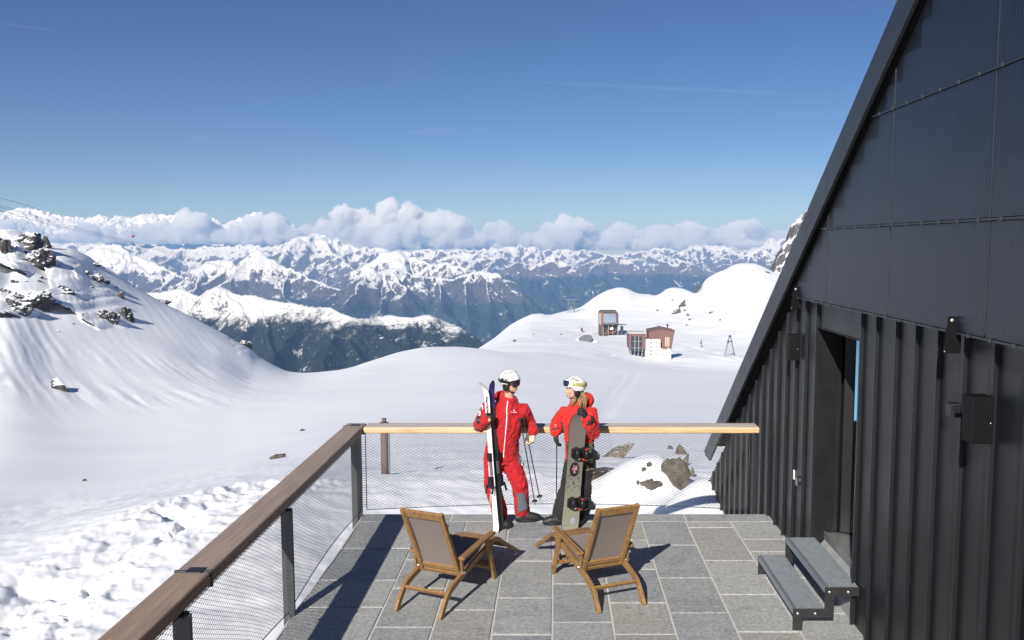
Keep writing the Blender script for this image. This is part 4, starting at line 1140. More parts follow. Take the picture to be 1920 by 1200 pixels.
m1 = (at_z(742, 1146) + at_z(826, 1163)) / 2; m2 = (at_z(1123, 1150) + at_z(1208, 1135)) / 2
d1 = deck_chair(m1, R(70.5 - 3.0 - 90), 'left deck chair with taupe sling, footrest pointing right towards the man')
d2 = copy_tree(d1); d2.location = m2; d2.rotation_euler = (0, 0, R(114.4 - 3.0 + 1 - 90))
d2['label'] = 'right deck chair with taupe sling, footrest pointing left towards the snowboard'
# ================================================================== rocks
from mathutils.bvhtree import BVHTree
OC_ = 'rocky outcrops on the left snow slope'
def rock_mesh(name, size, seed, mat, n=3, sub=4, rough=0.20, squash=1.0):
    """angular block: a ball cut by random planes, plus fractured noise"""
    rng = np.random.RandomState(seed)
    bm = bmesh.new(); Vs = []; Fs = []; off = 0
    bmesh.ops.create_icosphere(bm, subdivisions=sub, radius=1); bm.verts.ensure_lookup_table()
    U = np.array([v.co for v in bm.verts]); Fa = np.array([[v.index for v in f.verts] for f in bm.faces]); bm.free()
    for k in range(n):
        N = rng.normal(size=(11, 3)); N /= np.linalg.norm(N, axis=1)[:, None]; d = rng.uniform(0.55, 1.0, 11)
        dots = np.maximum(U @ N.T, 0.12); r = np.min(d[None, :] / dots, axis=1); r = np.minimum(r, 1.25)
        P = U * r[:, None]
        P *= 1 + rough * fbm3(P * 2.2 + k * 5, 4, seed + k)[:, None]
        sc = rng.uniform(0.55, 1.0) if k else 1.0
        c = np.array([rng.uniform(-.75, .75), rng.uniform(-.4, .4), rng.uniform(-.35, .2)]) if k else np.zeros(3)
        P = P * sc + c * (0.9 if n > 1 else 0)
        P = P * np.array(size) / 2 * np.array([1, 1, squash])
        Vs.append(P); Fs.append(Fa + off); off += len(P)
    return mesh_np(name, np.concatenate(Vs), np.concatenate(Fs), mat, False)

def rock(land, px, py, wpx, hpx, label, seed, name='rock', cat='rock', mat=None, n=3, depth=0.8, tilt=0.0, group=None, sink=0.0, sub=4):
    p = land.where(px, py)
    if p is None: return None
    s = p.y / F
    if group == OC_: wpx *= 1.3; hpx *= 1.2
    me = rock_mesh(name, (wpx * s * (0.8 if n > 1 else 1), wpx * s * depth, hpx * s * 1.15), seed, mat or M_ROCK, n, sub, 0.10 if cat in ('boulder', 'stone', 'rock slab') else 0.2)
    o = link(name, me); o.location = (p.x, p.y + 0.22 * wpx * s, p.z - sink * hpx * s); o.rotation_euler = (0, tilt, 0)
    return tag(o, label, cat, group)
OC = OC_
rock(near, 40, 466, 58, 34, 'topmost dark outcrop on the left slope with a thick cap of snow', 3, 'rock_outcrop', group=OC, n=4)
rock(near, 52, 492, 46, 34, 'dark outcrop just below the snow capped one', 4, 'rock_outcrop', group=OC, n=4)
rock(near, 2, 490, 34, 70, 'tall dark outcrop cut by the left edge of the photo', 5, 'rock_outcrop', group=OC, n=4)
rock(near, 84, 464, 18, 26, 'pointed dark rock tooth standing on the skyline of the left slope', 6, 'rock_outcrop', group=OC, n=2)
rock(near, 42, 572, 66, 34, 'wide broken dark outcrop low on the left slope', 7, 'rock_outcrop', group=OC, n=5)
rock(near, 14, 580, 40, 22, 'dark rocks left of the wide broken outcrop', 17, 'rock_outcrop', group=OC, n=3)
rock(near, 4, 553, 20, 18, 'small dark outcrop at the left edge above the wide broken one', 8, 'rock_outcrop', group=OC, n=2)
rock(near, 196, 602, 34, 26, 'left half of the dark overhanging outcrop below the snow bulge', 9, 'rock_outcrop', group=OC, n=3)
rock(near, 232, 598, 26, 30, 'right half of the dark overhanging outcrop below the snow bulge', 10, 'rock_outcrop', group=OC, n=3)
rock(near, 118, 553, 26, 22, 'slanting dark band of rock in the middle of the left slope', 11, 'rock_outcrop', group=OC, n=3)
rock(near, 134, 568, 18, 12, 'lower end of the slanting dark rock band', 12, 'rock_outcrop', group=OC, n=2)
rock(near, 178, 497, 16, 9, 'dark rock close under the skyline right of the rock tooth', 13, 'rock_outcrop', group=OC, n=2)
rock(near, 176, 522, 26, 10, 'row of dark rocks on the upper right of the left slope', 14, 'rock_outcrop', group=OC, n=4)
rock(near, 196, 531, 18, 8, 'dark rock at the lower end of the upper right row', 15, 'rock_outcrop', group=OC, n=2)
rock(near, 226, 560, 12, 22, 'narrow dark rock on the right edge of the snow bulge', 16, 'rock_outcrop', group=OC, n=3)
rock(near, 458, 648, 18, 12, 'dark rocks on the edge where the left slope drops to the valley', 18, 'rock_outcrop', group=OC, n=4)
rock(near, 300, 566, 20, 8, 'thin dark rock on the skyline halfway down the left slope', 19, 'rock_outcrop', group=OC, n=3)
rngk = random.Random(8)
GS = 'small rocks scattered over the left slope'
for (px, py, w_) in [(108, 490, 8), (120, 474, 9), (136, 466, 8), (170, 540, 7), (75, 520, 8), (24, 530, 12), (44, 528, 9), (70, 528, 9), (103, 503, 6), (128, 512, 8), (145, 500, 6), (150, 522, 8), (161, 513, 11), (100, 535, 7), (112, 526, 6), (163, 572, 9), (180, 588, 7), (135, 607, 6), (108, 622, 6), (72, 595, 6), (200, 548, 7), (215, 540, 9), (219, 553, 8), (239, 580, 9), (145, 547, 6), (94, 478, 7), (4, 706, 8), (3, 722, 6), (165, 587, 5), (186, 560, 5), (246, 538, 6), (330, 583, 6), (436, 640, 6)]:
    rock(near, px, py, w_ * 1.25, w_ * 0.75, 'small dark rock poking through the snow of the left slope', 100 + px, group=GS, n=2, sub=2)
rock(near, 105, 730, 38, 30, 'lone brown boulder in the avalanche snow at the left', 31, 'boulder', 'boulder', n=1, tilt=0.5)
M_BR = rock_material('boulder_rock', 1.0, 1.12, (0.055, 0.048, 0.04), (0.17, 0.145, 0.115), 2.2)
rock(near, 522, 859, 30, 13, 'snow topped grey boulder in the bowl left of the railing corner', 32, 'boulder', 'boulder', M_BR, n=3)
rock(near, 156, 902, 9, 5, 'tiny dark stone on the smooth snow above the trampled path', 33, n=1, sub=3, mat=M_BR)
rock(near, 566, 808, 11, 5, 'small flat dark stone in the snow bowl left of the railing corner', 34, n=1, sub=3, mat=M_BR)
rock(near, 1260, 900, 76, 62, 'large brown boulder in the snow beyond the railing', 35, 'boulder', 'boulder', M_BR, n=2, sink=0.0)
rock(near, 1222, 914, 46, 22, 'heap of small brown rocks against the left of the large boulder', 36, 'boulder', 'boulder', M_BR, n=4)
for px, py, w_, h_, lab in ((1217, 874, 9, 14, 'upright small stone on the snow heap, above two others'), (1207, 883, 12, 10, 'pair of little stones on the snow heap'), (1197, 907, 9, 10, 'small brown stone low on the left of the snow heap'),
                            (1259, 842, 11, 13, 'round grey stone at the top of the snow heap'), (1277, 852, 24, 34, 'dark split rock at the top right of the snow heap'), (1287, 872, 16, 36, 'dark rock on the right flank of the snow heap'), (1298, 894, 12, 30, 'lowest dark rock on the right flank of the snow heap')):
    rock(near, px, py, w_, h_, lab, int(px), 'stone', 'stone', M_BR, n=2 if w_ > 9 else 1, sub=3)
rock(near, 1152, 858, 88, 15, 'long grey brown rock slab sloping down to the left behind the snowboarder', 41, 'rock_slab', 'rock slab', M_BARE, n=1, tilt=-0.46, depth=0.5)
# small stone retaining wall with a dark coping, half buried
q0 = near.where(1098, 912); q1 = at_y(1160, 888, q0.y + 1.5)
e = thing('retaining_wall', 'half buried stone retaining wall with a dark coping beyond the railing', 'wall', q0)
b = MB(); top0 = at_y(1098, 889, q0.y); top1 = at_y(1161, 881, q0.y + 1.5)
dirw = (Vector((top1.x, top1.y, 0)) - Vector((top0.x, top0.y, 0))).normalized(); nw = Vector((-dirw.y, dirw.x, 0))
pts = [Vector((top0.x, top0.y, q0.z - 0.5)), Vector((top1.x, top1.y, q0.z - 0.3)), top1, top0]
b._add(pts + [p + nw * 0.35 for p in pts], [(0, 1, 2, 3), (7, 6, 5, 4), (0, 4, 5, 1), (1, 5, 6, 2), (2, 6, 7, 3), (3, 7, 4, 0)])
t_ = NT('wall_stone'); p_ = t_.pos('Object'); vo = t_.n('ShaderNodeTexVoronoi', feature='DISTANCE_TO_EDGE'); t_.set(vo.inputs['Vector'], p_); vo.inputs['Scale'].default_value = 4.0
cc = t_.mix(t_.noise(p_, 5, 4), (0.26, 0.19, 0.13), (0.46, 0.37, 0.28)); cc = t_.mix(t_.mr(vo.outputs[0], 0.0, 0.05), (0.10, 0.08, 0.06), cc)
b.build('stonework', t_.done(cc, 0.9, 0, t_.bump(vo.outputs[0], 0.5, 0.03)), e, world=True)
b = MB(); b.bar(top0 + nw * 0.15 - dirw * 0.1, top1 + nw * 0.15, 0.42, 0.05); b.build('coping', M_BR, e, world=True)
# rocks on the right hills
HR = 'small rocks on the right hills'
for px, py, w_, h_, lab in ((1312, 541, 10, 20, 'dark rocks on the notch of the right skyline'), (1278, 575, 12, 26, 'slanting dark rock rib on the right hill'), (1268, 588, 14, 18, 'lower end of the slanting dark rock rib'), (1318, 527, 6, 12, 'dark rock above the notch of the right skyline'), (1229, 553, 6, 8, 'dark rock left of the second snow dome'), (1440, 512, 12, 8, 'dark rock at the foot of the rocky mountainside')):
    rock(hill, px, py, w_, h_, lab, int(px), 'rock_rib', 'rock', M_CRAG, n=4, sub=3, tilt=0.5 if px in (1278, 1268) else 0)
for px, py, w_ in ((1285, 583, 7), (1290, 592, 7), (1293, 600, 6), (1283, 570, 5), (1261, 563, 4), (1233, 583, 5), (1333, 587, 7), (1288, 610, 6), (1300, 597, 4), (1350, 600, 4), (965, 640, 7), (1000, 627, 4), (1033, 627, 3), (1052, 628, 4)):
    rock(hill, px, py, w_ * 1.2, w_, 'small dark rock poking through the snow of the right hills', 300 + px, group=HR, n=2, sub=2, mat=M_CRAG)

# ================================================================== cable car stations
M_MAROON = simple('maroon_cladding', (0.17, 0.085, 0.075), 0.6, 0, 0.1, 0.5)
M_MAROOND = simple('dark_maroon_cladding', (0.10, 0.055, 0.05), 0.6, 0, 0.1, 0.5)
M_WHITEW = simple('white_render', (0.60, 0.585, 0.54), 0.8, 0, 0.05, 0.5)
M_WIN = simple('station_window', (0.03, 0.045, 0.055), 0.12, 0, 0.3, 0.4)
M_GREYC = simple('station_grey', (0.30, 0.30, 0.30), 0.7, 0, 0.15, 0.5)
M_RUST = simple('rust_brown', (0.22, 0.095, 0.05), 0.7, 0, 0.25, 0.6)
M_DARK = simple('station_dark', (0.035, 0.037, 0.04), 0.6, 0, 0.3, 0.6)
def pbox(b, px0, py0, px1, py1, Y, dep, taper=0.0):
    """box whose front face fills a pixel rectangle at depth Y"""
    a = at_y(px0, py0, Y); c = at_y(px1, py1, Y); tp = taper * Y / F
    fr = [Vector((a.x, Y, a.z)), Vector((c.x, Y, a.z)), Vector((c.x - tp, Y, c.z)), Vector((a.x + tp, Y, c.z))]
    bk = [p + Vector((0, dep, 0)) for p in fr]
    b._add(fr + bk, [(0, 1, 2, 3), (7, 6, 5, 4), (0, 4, 5, 1), (1, 5, 6, 2), (2, 6, 7, 3), (3, 7, 4, 0)]); return b
YS = 503.0
base = hill.where(1222, 676)
sA = thing('cable_car_station', 'maroon and white cable car station, the nearer of the two, with a glazed hall', 'station', (base.x, YS, base.z))
b = MB(); pbox(b, 1178.5, 625, 1211, 655, YS - 2, 15, 1.2); b.build('glazed_hall', M_MAROON, sA, world=True, bevel=0.15)
b = MB(); pbox(b, 1178, 624, 1211.6, 625.4, YS - 2.3, 15.6); b.build('hall_roof', M_WHITEW, sA, world=True)
b = MB(); pbox(b, 1183.5, 631, 1203.5, 660, YS - 2.3, 0.25); hw = b.build('hall_window', M_WIN, sA, world=True)
b = MB()
for x in (1190.5, 1197.5): pbox(b, x - 0.5, 631, x + 0.5, 659, YS - 2.5, 0.15)
pbox(b, 1186, 639.5, 1203, 640.3, YS - 2.6, 0.08); pbox(b, 1184, 652, 1203, 652.8, YS - 2.6, 0.08)
mu = b.build('mullions', M_GREYC, sA, world=True)
b = MB()
for x in (1182, 1189, 1196, 1203, 1209): pbox(b, x, 654, x + 1.6, 667, YS - 1, 10)
b.build('hall_legs', M_GREYC, sA, world=True)
b = MB()
top = [at_y(1216, 620.5, YS), at_y(1234, 617, YS), at_y(1240, 615, YS), at_y(1265, 620.5, YS), at_y(1258.5, 657, YS), at_y(1218, 657, YS)]
bk = [p + Vector((0, 14, 0)) for p in top]
b._add(top + bk, [(0, 1, 2, 3, 4, 5), (11, 10, 9, 8, 7, 6)] + [(i, (i + 1) % 6, (i + 1) % 6 + 6, i + 6) for i in range(6)]); b.build('main_block', M_MAROON, sA, world=True)
b = MB(); 
for a_, c_ in (((1215.5, 620.5), (1239.5, 614.6)), ((1239.5, 614.6), (1265.6, 620.4))):
    p, q = at_y(*a_, YS - 0.3), at_y(*c_, YS - 0.3); b.bar(p, q, 0.5, 0.9); 
b.build('roof_edge', M_MAROOND, sA, world=True)
b = MB(); pbox(b, 1211, 636.5, 1238, 684, YS - 4, 12); b.build('tower', M_WHITEW, sA, world=True)
for py in (635, 643, 650.5, 657.5, 665):
    for px, w_ in ((1220.5, 2.4), (1231.5, 1.2), (1236, 1.2)):
        if py < 640 and px > 1225: continue
        b = MB(); pbox(b, px - w_ / 2, py - 1.2, px + w_ / 2, py + 1.2, YS - 4.15, 0.14); b.build('window', M_WIN, sA, world=True)
b = MB(); pbox(b, 1238.2, 656, 1258, 690, YS - 5, 13); b.build('annex', M_WHITEW, sA, world=True)
for px in (1240.5, 1254.5):
    b = MB(); p = at_y(px - 2, 656, YS - 5.2); q = at_y(px + 2, 656, YS - 5.2); r_ = at_y(px, 652.5, YS - 5.2)
    tri = [p, q, r_]; b._add(tri + [v + Vector((0, 13, 0)) for v in tri], [(0, 1, 2), (5, 4, 3), (0, 3, 4, 1), (1, 4, 5, 2), (2, 5, 3, 0)]); b.build('gable', M_WHITEW, sA, world=True)
for px in (1243.5, 1249):
    b = MB(); pbox(b, px - 0.7, 659, px + 0.7, 669, YS - 5.15, 0.14); b.build('window', M_GREYC, sA, world=True)
for px in (1248, 1251, 1254):
    b = MB(); pbox(b, px - 0.55, 632, px + 0.55, 649.5, YS - 0.15, 0.14); b.build('window', simple('cream_glazing', (0.68, 0.60, 0.45), 0.5), sA, world=True)
b = MB(); pbox(b, 1240, 681, 1255, 682.6, YS - 5.3, 0.25); pbox(b, 1248, 682.6, 1255, 685, YS - 5.3, 0.25); b.build('garage_door', M_DARK, sA, world=True)
b = MB(); pbox(b, 1231.3, 608.5, 1231.9, 617, YS + 2, 0.3); b.build('antenna', M_GREYC, sA, world=True)
b = MB(); pbox(b, 1251, 607, 1252.6, 615, YS + 14, 1); pbox(b, 1249.5, 609, 1253.6, 611, YS + 13.8, 0.9); b.build('chimney', M_DARK, sA, world=True)

YB = 700.0
base = hill.where(1141, 627)
sB = thing('cable_car_station', 'brown portal shaped cable car station, the farther of the two, with a big picture window', 'station', (base.x, YB, base.z))
b = MB(); out = [(1123, 628), (1123, 586), (1126, 582.5), (1155, 582.5), (1159.5, 587.5), (1159.5, 607), (1155.5, 607), (1155.5, 588.5), (1131, 588.5), (1131, 628)]
fr = [at_y(x, y, YB) for x, y in out]; n_ = len(fr); bk = [p + Vector((0, 9, 0)) for p in fr]
b._add(fr + bk, [list(range(n_)), list(range(n_, 2 * n_))[::-1]] + [(i, (i + 1) % n_, (i + 1) % n_ + n_, i + n_) for i in range(n_)]); b.build('portal', M_MAROOND, sB, world=True)
b = MB(); pbox(b, 1123.2, 587, 1127, 608, YB - 0.4, 0.35); b.build('side_panel', M_GREYC, sB, world=True)
b = MB(); pbox(b, 1127, 586, 1131.6, 612, YB - 0.7, 0.6); b.build('pillar', M_RUST, sB, world=True)
b = MB(); pbox(b, 1131, 589.3, 1155.6, 604.5, YB + 1.0, 0.4); wv = b.build('picture_window', NT('reflecting_glass').done((0.55, 0.65, 0.75), 0.08, 1.0), sB, world=True)
b = MB(); pbox(b, 1130, 583.8, 1154, 587, YB - 0.35, 3); b.build('snow_ledge', M_SNOW, sB, world=True)
b = MB(); pbox(b, 1129, 606, 1160.5, 610, YB - 1.6, 8); b.build('snow_canopy', M_SNOW, sB, world=True)
b = MB(); pbox(b, 1131, 610, 1159, 630, YB + 2, 6); b.build('dark_opening', M_DARK, sB, world=True)
b = MB()
for x in (1131, 1141, 1148.5, 1158.5): pbox(b, x - 0.6, 610, x + 0.6, 630, YB - 0.5, 0.7)
b.build('columns', M_GREYC, sB, world=True)
b = MB(); b.bar(at_y(1131, 626.5, YB - 1), at_y(1151, 622, YB - 1), 0.5, 1.0); b.bar(at_y(1136, 622, YB - 0.8), at_y(1146, 616, YB - 0.8), 0.5, 0.7); b.bar(at_y(1148, 628, YB - 0.7), at_y(1156, 618, YB - 0.7), 0.5, 0.8); b.build('beams', M_RUST, sB, world=True)
b = MB(); pbox(b, 1144, 614, 1150, 618.5, YB - 1.3, 1.0); b.build('cabin_dock', M_WHITEW, sB, world=True)
b = MB()
rngb = random.Random(2)
for i in range(14):
    x = rngb.uniform(1114, 1138); y = 626 + (x - 1114) * 0.1 + rngb.uniform(-1, 2); b.bar(at_y(x, y, YB - 4), at_y(x + rngb.uniform(1, 4), y + rngb.uniform(-2, 2), YB - 4), 0.35, 0.5)
b.build('scaffold', M_DARK, sB, world=True)
b = MB(); pbox(b, 1163.5, 612, 1169, 618, YB + 4, 3); pbox(b, 1164, 608.5, 1165.2, 620, YB + 3.5, 1); pbox(b, 1161, 608, 1174, 609.2, YB + 3.4, 2)
e = thing('chairlift_terminal', 'small dark lift terminal right of the farther station', 'lift terminal', at_y(1166, 620, YB + 4)); b.build('terminal_frame', M_DARK, e, world=True)
b = MB(); pbox(b, 1163, 618, 1168, 627, YB + 4.3, 2); b.build('support_mast', M_DARK, e, world=True)
# helicopter on the snow
p = hill.where(1091, 623); s_ = p.y / F
hc = thing('helicopter', 'tiny red helicopter standing on the snow left of the farther station', 'helicopter', p)
M_RED2 = simple('red_paint', (0.45, 0.03, 0.04), 0.35)
b = MB(); b.ball((0, 0, 2.3), (1.0, 2.4, 1.25), 14, 10); b.tube([(0, 1.8, 2.7), (-0.6, 4.0, 2.9), (-1.2, 6.2, 3.1)], [0.55, 0.3, 0.18], 10); b.box((-1.2, 6.2, 3.7), (0.14, 0.9, 1.6)); b.build('fuselage', M_RED2, hc, True)
b = MB(); b.ball((0, -0.9, 2.4), (0.92, 1.65, 1.02), 12, 8); b.build('canopy', M_WIN, hc, True)
b = MB(); b.tube([(0, 0, 3.3), (0, 0, 4.3)], 0.16, 8); b.build('rotor_mast', M_DARK, hc, True)
b = MB(); b.bar((-5, 0.5, 4.3), (5, -0.5, 4.3), 0.35, 0.08); b.bar((-0.5, -5, 4.33), (0.5, 5, 4.33), 0.35, 0.08); b.build('rotor', M_GREYC, hc)
for sx in (-1, 1):
    b = MB(); b.tube([(sx * 1.1, -2.2, 0.25), (sx * 1.1, -2.0, 0.1), (sx * 1.1, 2, 0.1)], 0.09, 6); b.tube([(sx * 1.1, -1, 0.1), (sx * 0.6, -1, 1.3)], 0.07, 6); b.tube([(sx * 1.1, 1, 0.1), (sx * 0.6, 1, 1.3)], 0.07, 6); b.build('skid', M_DARK, hc, True)
# grey round cover on a mound
p = hill.where(1098, 640); s_ = p.y / F
e = thing('round_cover', 'grey oval disc lying tilted on a snow mound below the farther station', 'cover', p)
b = MB(); b.ball((0, 2.2, -1.5), (9.5, 6.0, 3.4), 24, 12); b.build('snow_mound', M_SNOW, e, True)
Mt = Euler((R(28), R(-14), 0)).to_matrix(); ring = [Mt @ Vector((4.8 * math.cos(a), 4.8 * math.sin(a), 0)) + Vector((0, -1.9, 1.75)) for a in [2 * math.pi * i / 32 for i in range(32)]]
nrm_ = Mt @ Vector((0, 0, 1)); b = MB(); b._add(ring + [v + nrm_ * 0.35 for v in ring], [list(range(32))[::-1], list(range(32, 64))] + [(i, (i + 1) % 32, (i + 1) % 32 + 32, i + 32) for i in range(32)]); b.build('disc', simple('grey_membrane', (0.16, 0.165, 0.18), 0.7, 0, 0.1, 0.5), e)
# lift pylons
M_PYL = simple('pylon_steel', (0.16, 0.18, 0.18), 0.5, 0.3)
p = hill.where(1071, 586); sc = p.y / F
py1 = thing('lift_pylon', 'twin legged ropeway pylon on the ridge above the valley', 'pylon', p)
b = MB()
for sx in (-3.2, 3.2):
    for dx, dy in ((-.6, -.6), (.6, -.6), (-.6, .6), (.6, .6)): b.tube([(sx + dx, dy, -2), (sx + dx * 0.8, dy * 0.8, 14)], 0.16, 5)
    for k in range(7): b.tube([(sx - .6, -.6, k * 2), (sx + .6, -.6, k * 2 + 2)], 0.1, 4); b.tube([(sx + .6, -.6, k * 2), (sx - .6, -.6, k * 2 + 2)], 0.1, 4)
b.build('lattice_legs', M_PYL, py1)
b = MB(); b.box((0, 0, 14), (16, 1.4, 0.8)); b.box((0, 0, 10.5), (8, 1, 0.6)); b.build('cross_arm', M_PYL, py1)
b = MB()
for sx in (-7.5, 7.5): b.box((sx, -0.5, 12.3), (1.0, 3.6, 1.1), rot=(0.5, 0, 0.2)); b.box((sx, -0.5, 13.3), (0.3, 0.3, 1.6))
b.build('sheave_set', M_DARK, py1)
p = hill.where(1368, 667); 
py2 = thing('lift_pylon', 'four legged lattice ropeway pylon beside the black roof edge', 'pylon', p)
b = MB(); hh = 12.0
for dx, dy in ((-3.4, -1.5), (3.4, -1.5), (-3.4, 1.5), (3.4, 1.5)): b.tube([(dx, dy, -1.5), (dx * 0.14, dy * 0.3, hh)], 0.16, 5)
for k in range(6):
    f0, f1 = 1 - k / 6 * 0.86, 1 - (k + 1) / 6 * 0.86
    for s in (-1, 1): b.tube([(s * 3.4 * f0, -1.5 * f0, k * 2), (-s * 3.4 * f1, -1.5 * f1, k * 2 + 2)], 0.07, 4)
b.build('lattice_legs', M_PYL, py2)
b = MB(); b.box((0, 0, hh - 3), (3.4, 0.7, 0.5)); b.box((0, 0, hh + 0.3), (1.2, 2.2, 0.9)); b.box((-1.0, 0, hh - 3.5), (0.7, 2.4, 0.7)); b.build('cross_arm', M_DARK, py2)
p = hill.where(1315, 651)
e = thing('snow_cannon_mast', 'thin dark mast with a small box on the snow right of the nearer station', 'mast', p)
b = MB(); b.tube([(0, 0, -0.5), (0, 0, 5.0)], 0.22, 6); b.build('mast', M_DARK, e)
b = MB(); b.box((-0.5, 0, 3.1), (1.3, 0.8, 0.7)); b.box((0, 0, 4.8), (0.6, 0.6, 0.9)); b.bar((0, 0, 0.1), (1.1, 0, 0.9), 0.3, 0.3); b.build('head_unit', M_DARK, e)
# ropeway cables, upper left to the valley
cabs = [((-80, 372, 260), (0, 385.5, 285), (75, 408, 330), (200, 441, 440), (320, 471, 620), (475, 514, 1100), (640, 556, 1900)),
        ((-80, 376, 260), (0, 389, 285), (75, 411.5, 330), (200, 443.5, 440), (320, 473.5, 620), (475, 516, 1100), (640, 557, 1900)),
        ((-80, 383, 260), (0, 395, 285), (75, 416, 330), (200, 446, 440), (320, 475.5, 620), (475, 517.5, 1100)),
        ((-80, 360, 260), (0, 372, 285), (40, 382, 305), (75, 394, 330))]
GC = 'ropeway cables crossing the left slope'
labs = ['upper of the three close ropeway cables on the left', 'middle of the three close ropeway cables on the left', 'lowest of the three close ropeway cables on the left', 'faint short cable above the other ropeway cables at far left']
for c_, lab in zip(cabs, labs):
    ld = [math.log(d) for _, _, d in c_]; pts = []
    P_ = [at_y(*q) for q in c_]
    par = np.linspace(0, 1, len(P_)); tt = np.linspace(0, 1, 60)
    xs = pchip(par, [q.x for q in P_], tt); ys = pchip(par, [q.y for q in P_], tt); zs = pchip(par, [q.z for q in P_], tt)
    b = MB(); b.tube(list(zip(xs, ys, zs)), [0.045 + 0.00004 * y for y in ys], 5)
    tag(b.build('cable', M_DARK, None, True), lab, 'cable', GC)
p = at_y(249, 442, 520)
e = thing('cable_car', 'tiny red cabin hanging under the ropeway cables in front of the clouds', 'cable car', p)
b = MB(); b.box((0, 0, -0.4), (1.1, 1.4, 1.3)); b.build('cabin', M_RED2, e, bevel=0.15); b = MB(); b.tube([(0, 0, 0.2), (0.1, 0, 3.6)], 0.06, 5); b.build('hanger', M_DARK, e)
# old pipe post beyond the railing
p = near.where(722, 889); s_ = p.y / F
e = thing('pipe_post', 'rusty brown pipe post with a thin rod, standing in the snow behind the railing', 'post', p)
M_PIPE = simple('rusty_pipe', (0.13, 0.09, 0.085), 0.75, 0, 0.3, 20, 0.3, 80)
zt = (889 - 790) * s_
b = MB(); b.tube([(0, 0, -0.6), (0, 0, zt)], 7.2 * s_, 20); b.build('pipe', M_PIPE, e, True)
b = MB(); b.tube([(0, 0, zt), (0, 0, zt + 1.5 * s_)], 8.3 * s_, 20); b.build('flange', M_PIPE, e)
b = MB(); b.tube([(0, 0, zt + 1.5 * s_), (0, 0, zt + 9.5 * s_)], 4.3 * s_, 16); b.build('stub', M_PIPE, e, True)
b = MB(); b.tube([(9.5 * s_, 0, -0.4), (9.0 * s_, 0, zt - 4 * s_)], 1.0 * s_, 8); b.tube([(5 * s_, 0, zt - 24 * s_), (9.2 * s_, 0, zt - 24 * s_)], 0.9 * s_, 6); b.build('rod', M_PIPE, e, True)
# contrails
mt = NT('contrail_vapour'); mt.t.nodes.remove(mt.bsdf); vv = mt.n('ShaderNodeVolumePrincipled'); vv.inputs['Color'].default_value = (1, 1, 1, 1); vv.inputs['Density'].default_value = 0.00028
mt.t.links.new(vv.outputs[0], mt.out.inputs['Volume'])
for (x0, y0), (x1, y1), r_, lab in (((960, 152), (1570, 180), 110, 'longest faint contrail high in the middle of the sky'), ((700, 256), (935, 231), 90, 'faint rising contrail above the largest cloud'), ((1400, 221), (1640, 200), 80, 'faint contrail meeting the black roof edge'), ((-20, 42), (110, 58), 90, 'faint contrail in the top left corner of the sky')):
    a_, c_ = at_y(x0, y0, 42000), at_y(x1, y1, 42000)
    b = MB(); b.tube([a_.lerp(c_, i / 12) for i in range(13)], [r_ * (0.15 + 0.85 * math.sin(math.pi * (0.03 + 0.94 * i / 12))) for i in range(13)], 10)
    tag(b.build('contrail', mt.m, None, True), lab, 'contrail')
# ================================================================== people
M_SKIN = NT('skin'); M_SKIN.bsdf.inputs['Subsurface Weight'].default_value = 0.08; M_SKIN.bsdf.inputs['Subsurface Radius'].default_value = (0.01, 0.004, 0.002)
p_ = M_SKIN.pos(); M_SKIN = M_SKIN.done(M_SKIN.mix(M_SKIN.noise(p_, 30, 4), (0.52, 0.29, 0.20), (0.66, 0.40, 0.29)), 0.5)
def cloth(name, col, rough=0.75, bump=0.25):
    t = NT(name); p = t.pos()
    n = t.noise(p, 9, 5, 0.6, 0.6); f = t.noise(p, 500, 2)
    c = t.mix(n, tuple(x * 0.8 for x in col), tuple(min(1, x * 1.12) for x in col))
    b1 = t.bump(n, bump, 0.02); b2 = t.bump(f, 0.1, 0.001, b1)
    t.bsdf.inputs['Sheen Weight'].default_value = 0.15
    return t.done(c, rough, 0, b2, 0.3)
M_RED = cloth('red_ski_fabric', (0.45, 0.010, 0.016)); M_REDO = cloth('orange_red_ski_fabric', (0.56, 0.020, 0.016)); M_GREYP = cloth('grey_patch_fabric', (0.12, 0.145, 0.18))
M_BLK = cloth('black_fabric', (0.016, 0.016, 0.017)); M_BOOT = simple('black_boot', (0.020, 0.020, 0.020), 0.5, 0, 0.3, 20, 0.15, 200)
M_GLOVE = simple('black_glove', (0.018, 0.018, 0.02), 0.6, 0, 0.3, 40, 0.2, 200); M_CREAM = simple('cream_leather', (0.66, 0.53, 0.36), 0.6, 0, 0.15, 30)
M_HEL = simple('white_helmet', (0.78, 0.77, 0.76), 0.28, 0, 0.04, 10); M_BLKP = simple('black_plastic', (0.015, 0.015, 0.017), 0.4); M_LENS = NT('goggle_lens').done((0.10, 0.05, 0.11), 0.06, 0.75)
M_WHITE = simple('white_print', (0.80, 0.80, 0.79), 0.5, 0, 0.03); M_OLIVE = simple('olive_stripe', (0.42, 0.40, 0.13), 0.35, 0, 0.08)

def limb(b, pts, rr, n=16, ref=(1, 0.2, 0.1)): b.tube(pts, rr, n, True, ref); b.ball(pts[0], rr[0] if not isinstance(rr[0], tuple) else min(rr[0]), 14, 10); b.ball(pts[-1], rr[-1] if not isinstance(rr[-1], tuple) else min(rr[-1]), 14, 10)

def wrinkle(me, amp, scale, seed, aniso=(1, 1, 0.45)):
    V = coords(me).astype(float); N = normals(me).astype(float)
    q = V * np.array(aniso) / scale; w_ = fbm3(V / (scale * 2.2), 2, seed + 9)
    n = 1 - 2 * np.abs(fbm3(q + w_[:, None] * 0.9, 3, seed))
    V += N * (amp * n)[:, None]; set_coords(me, V)

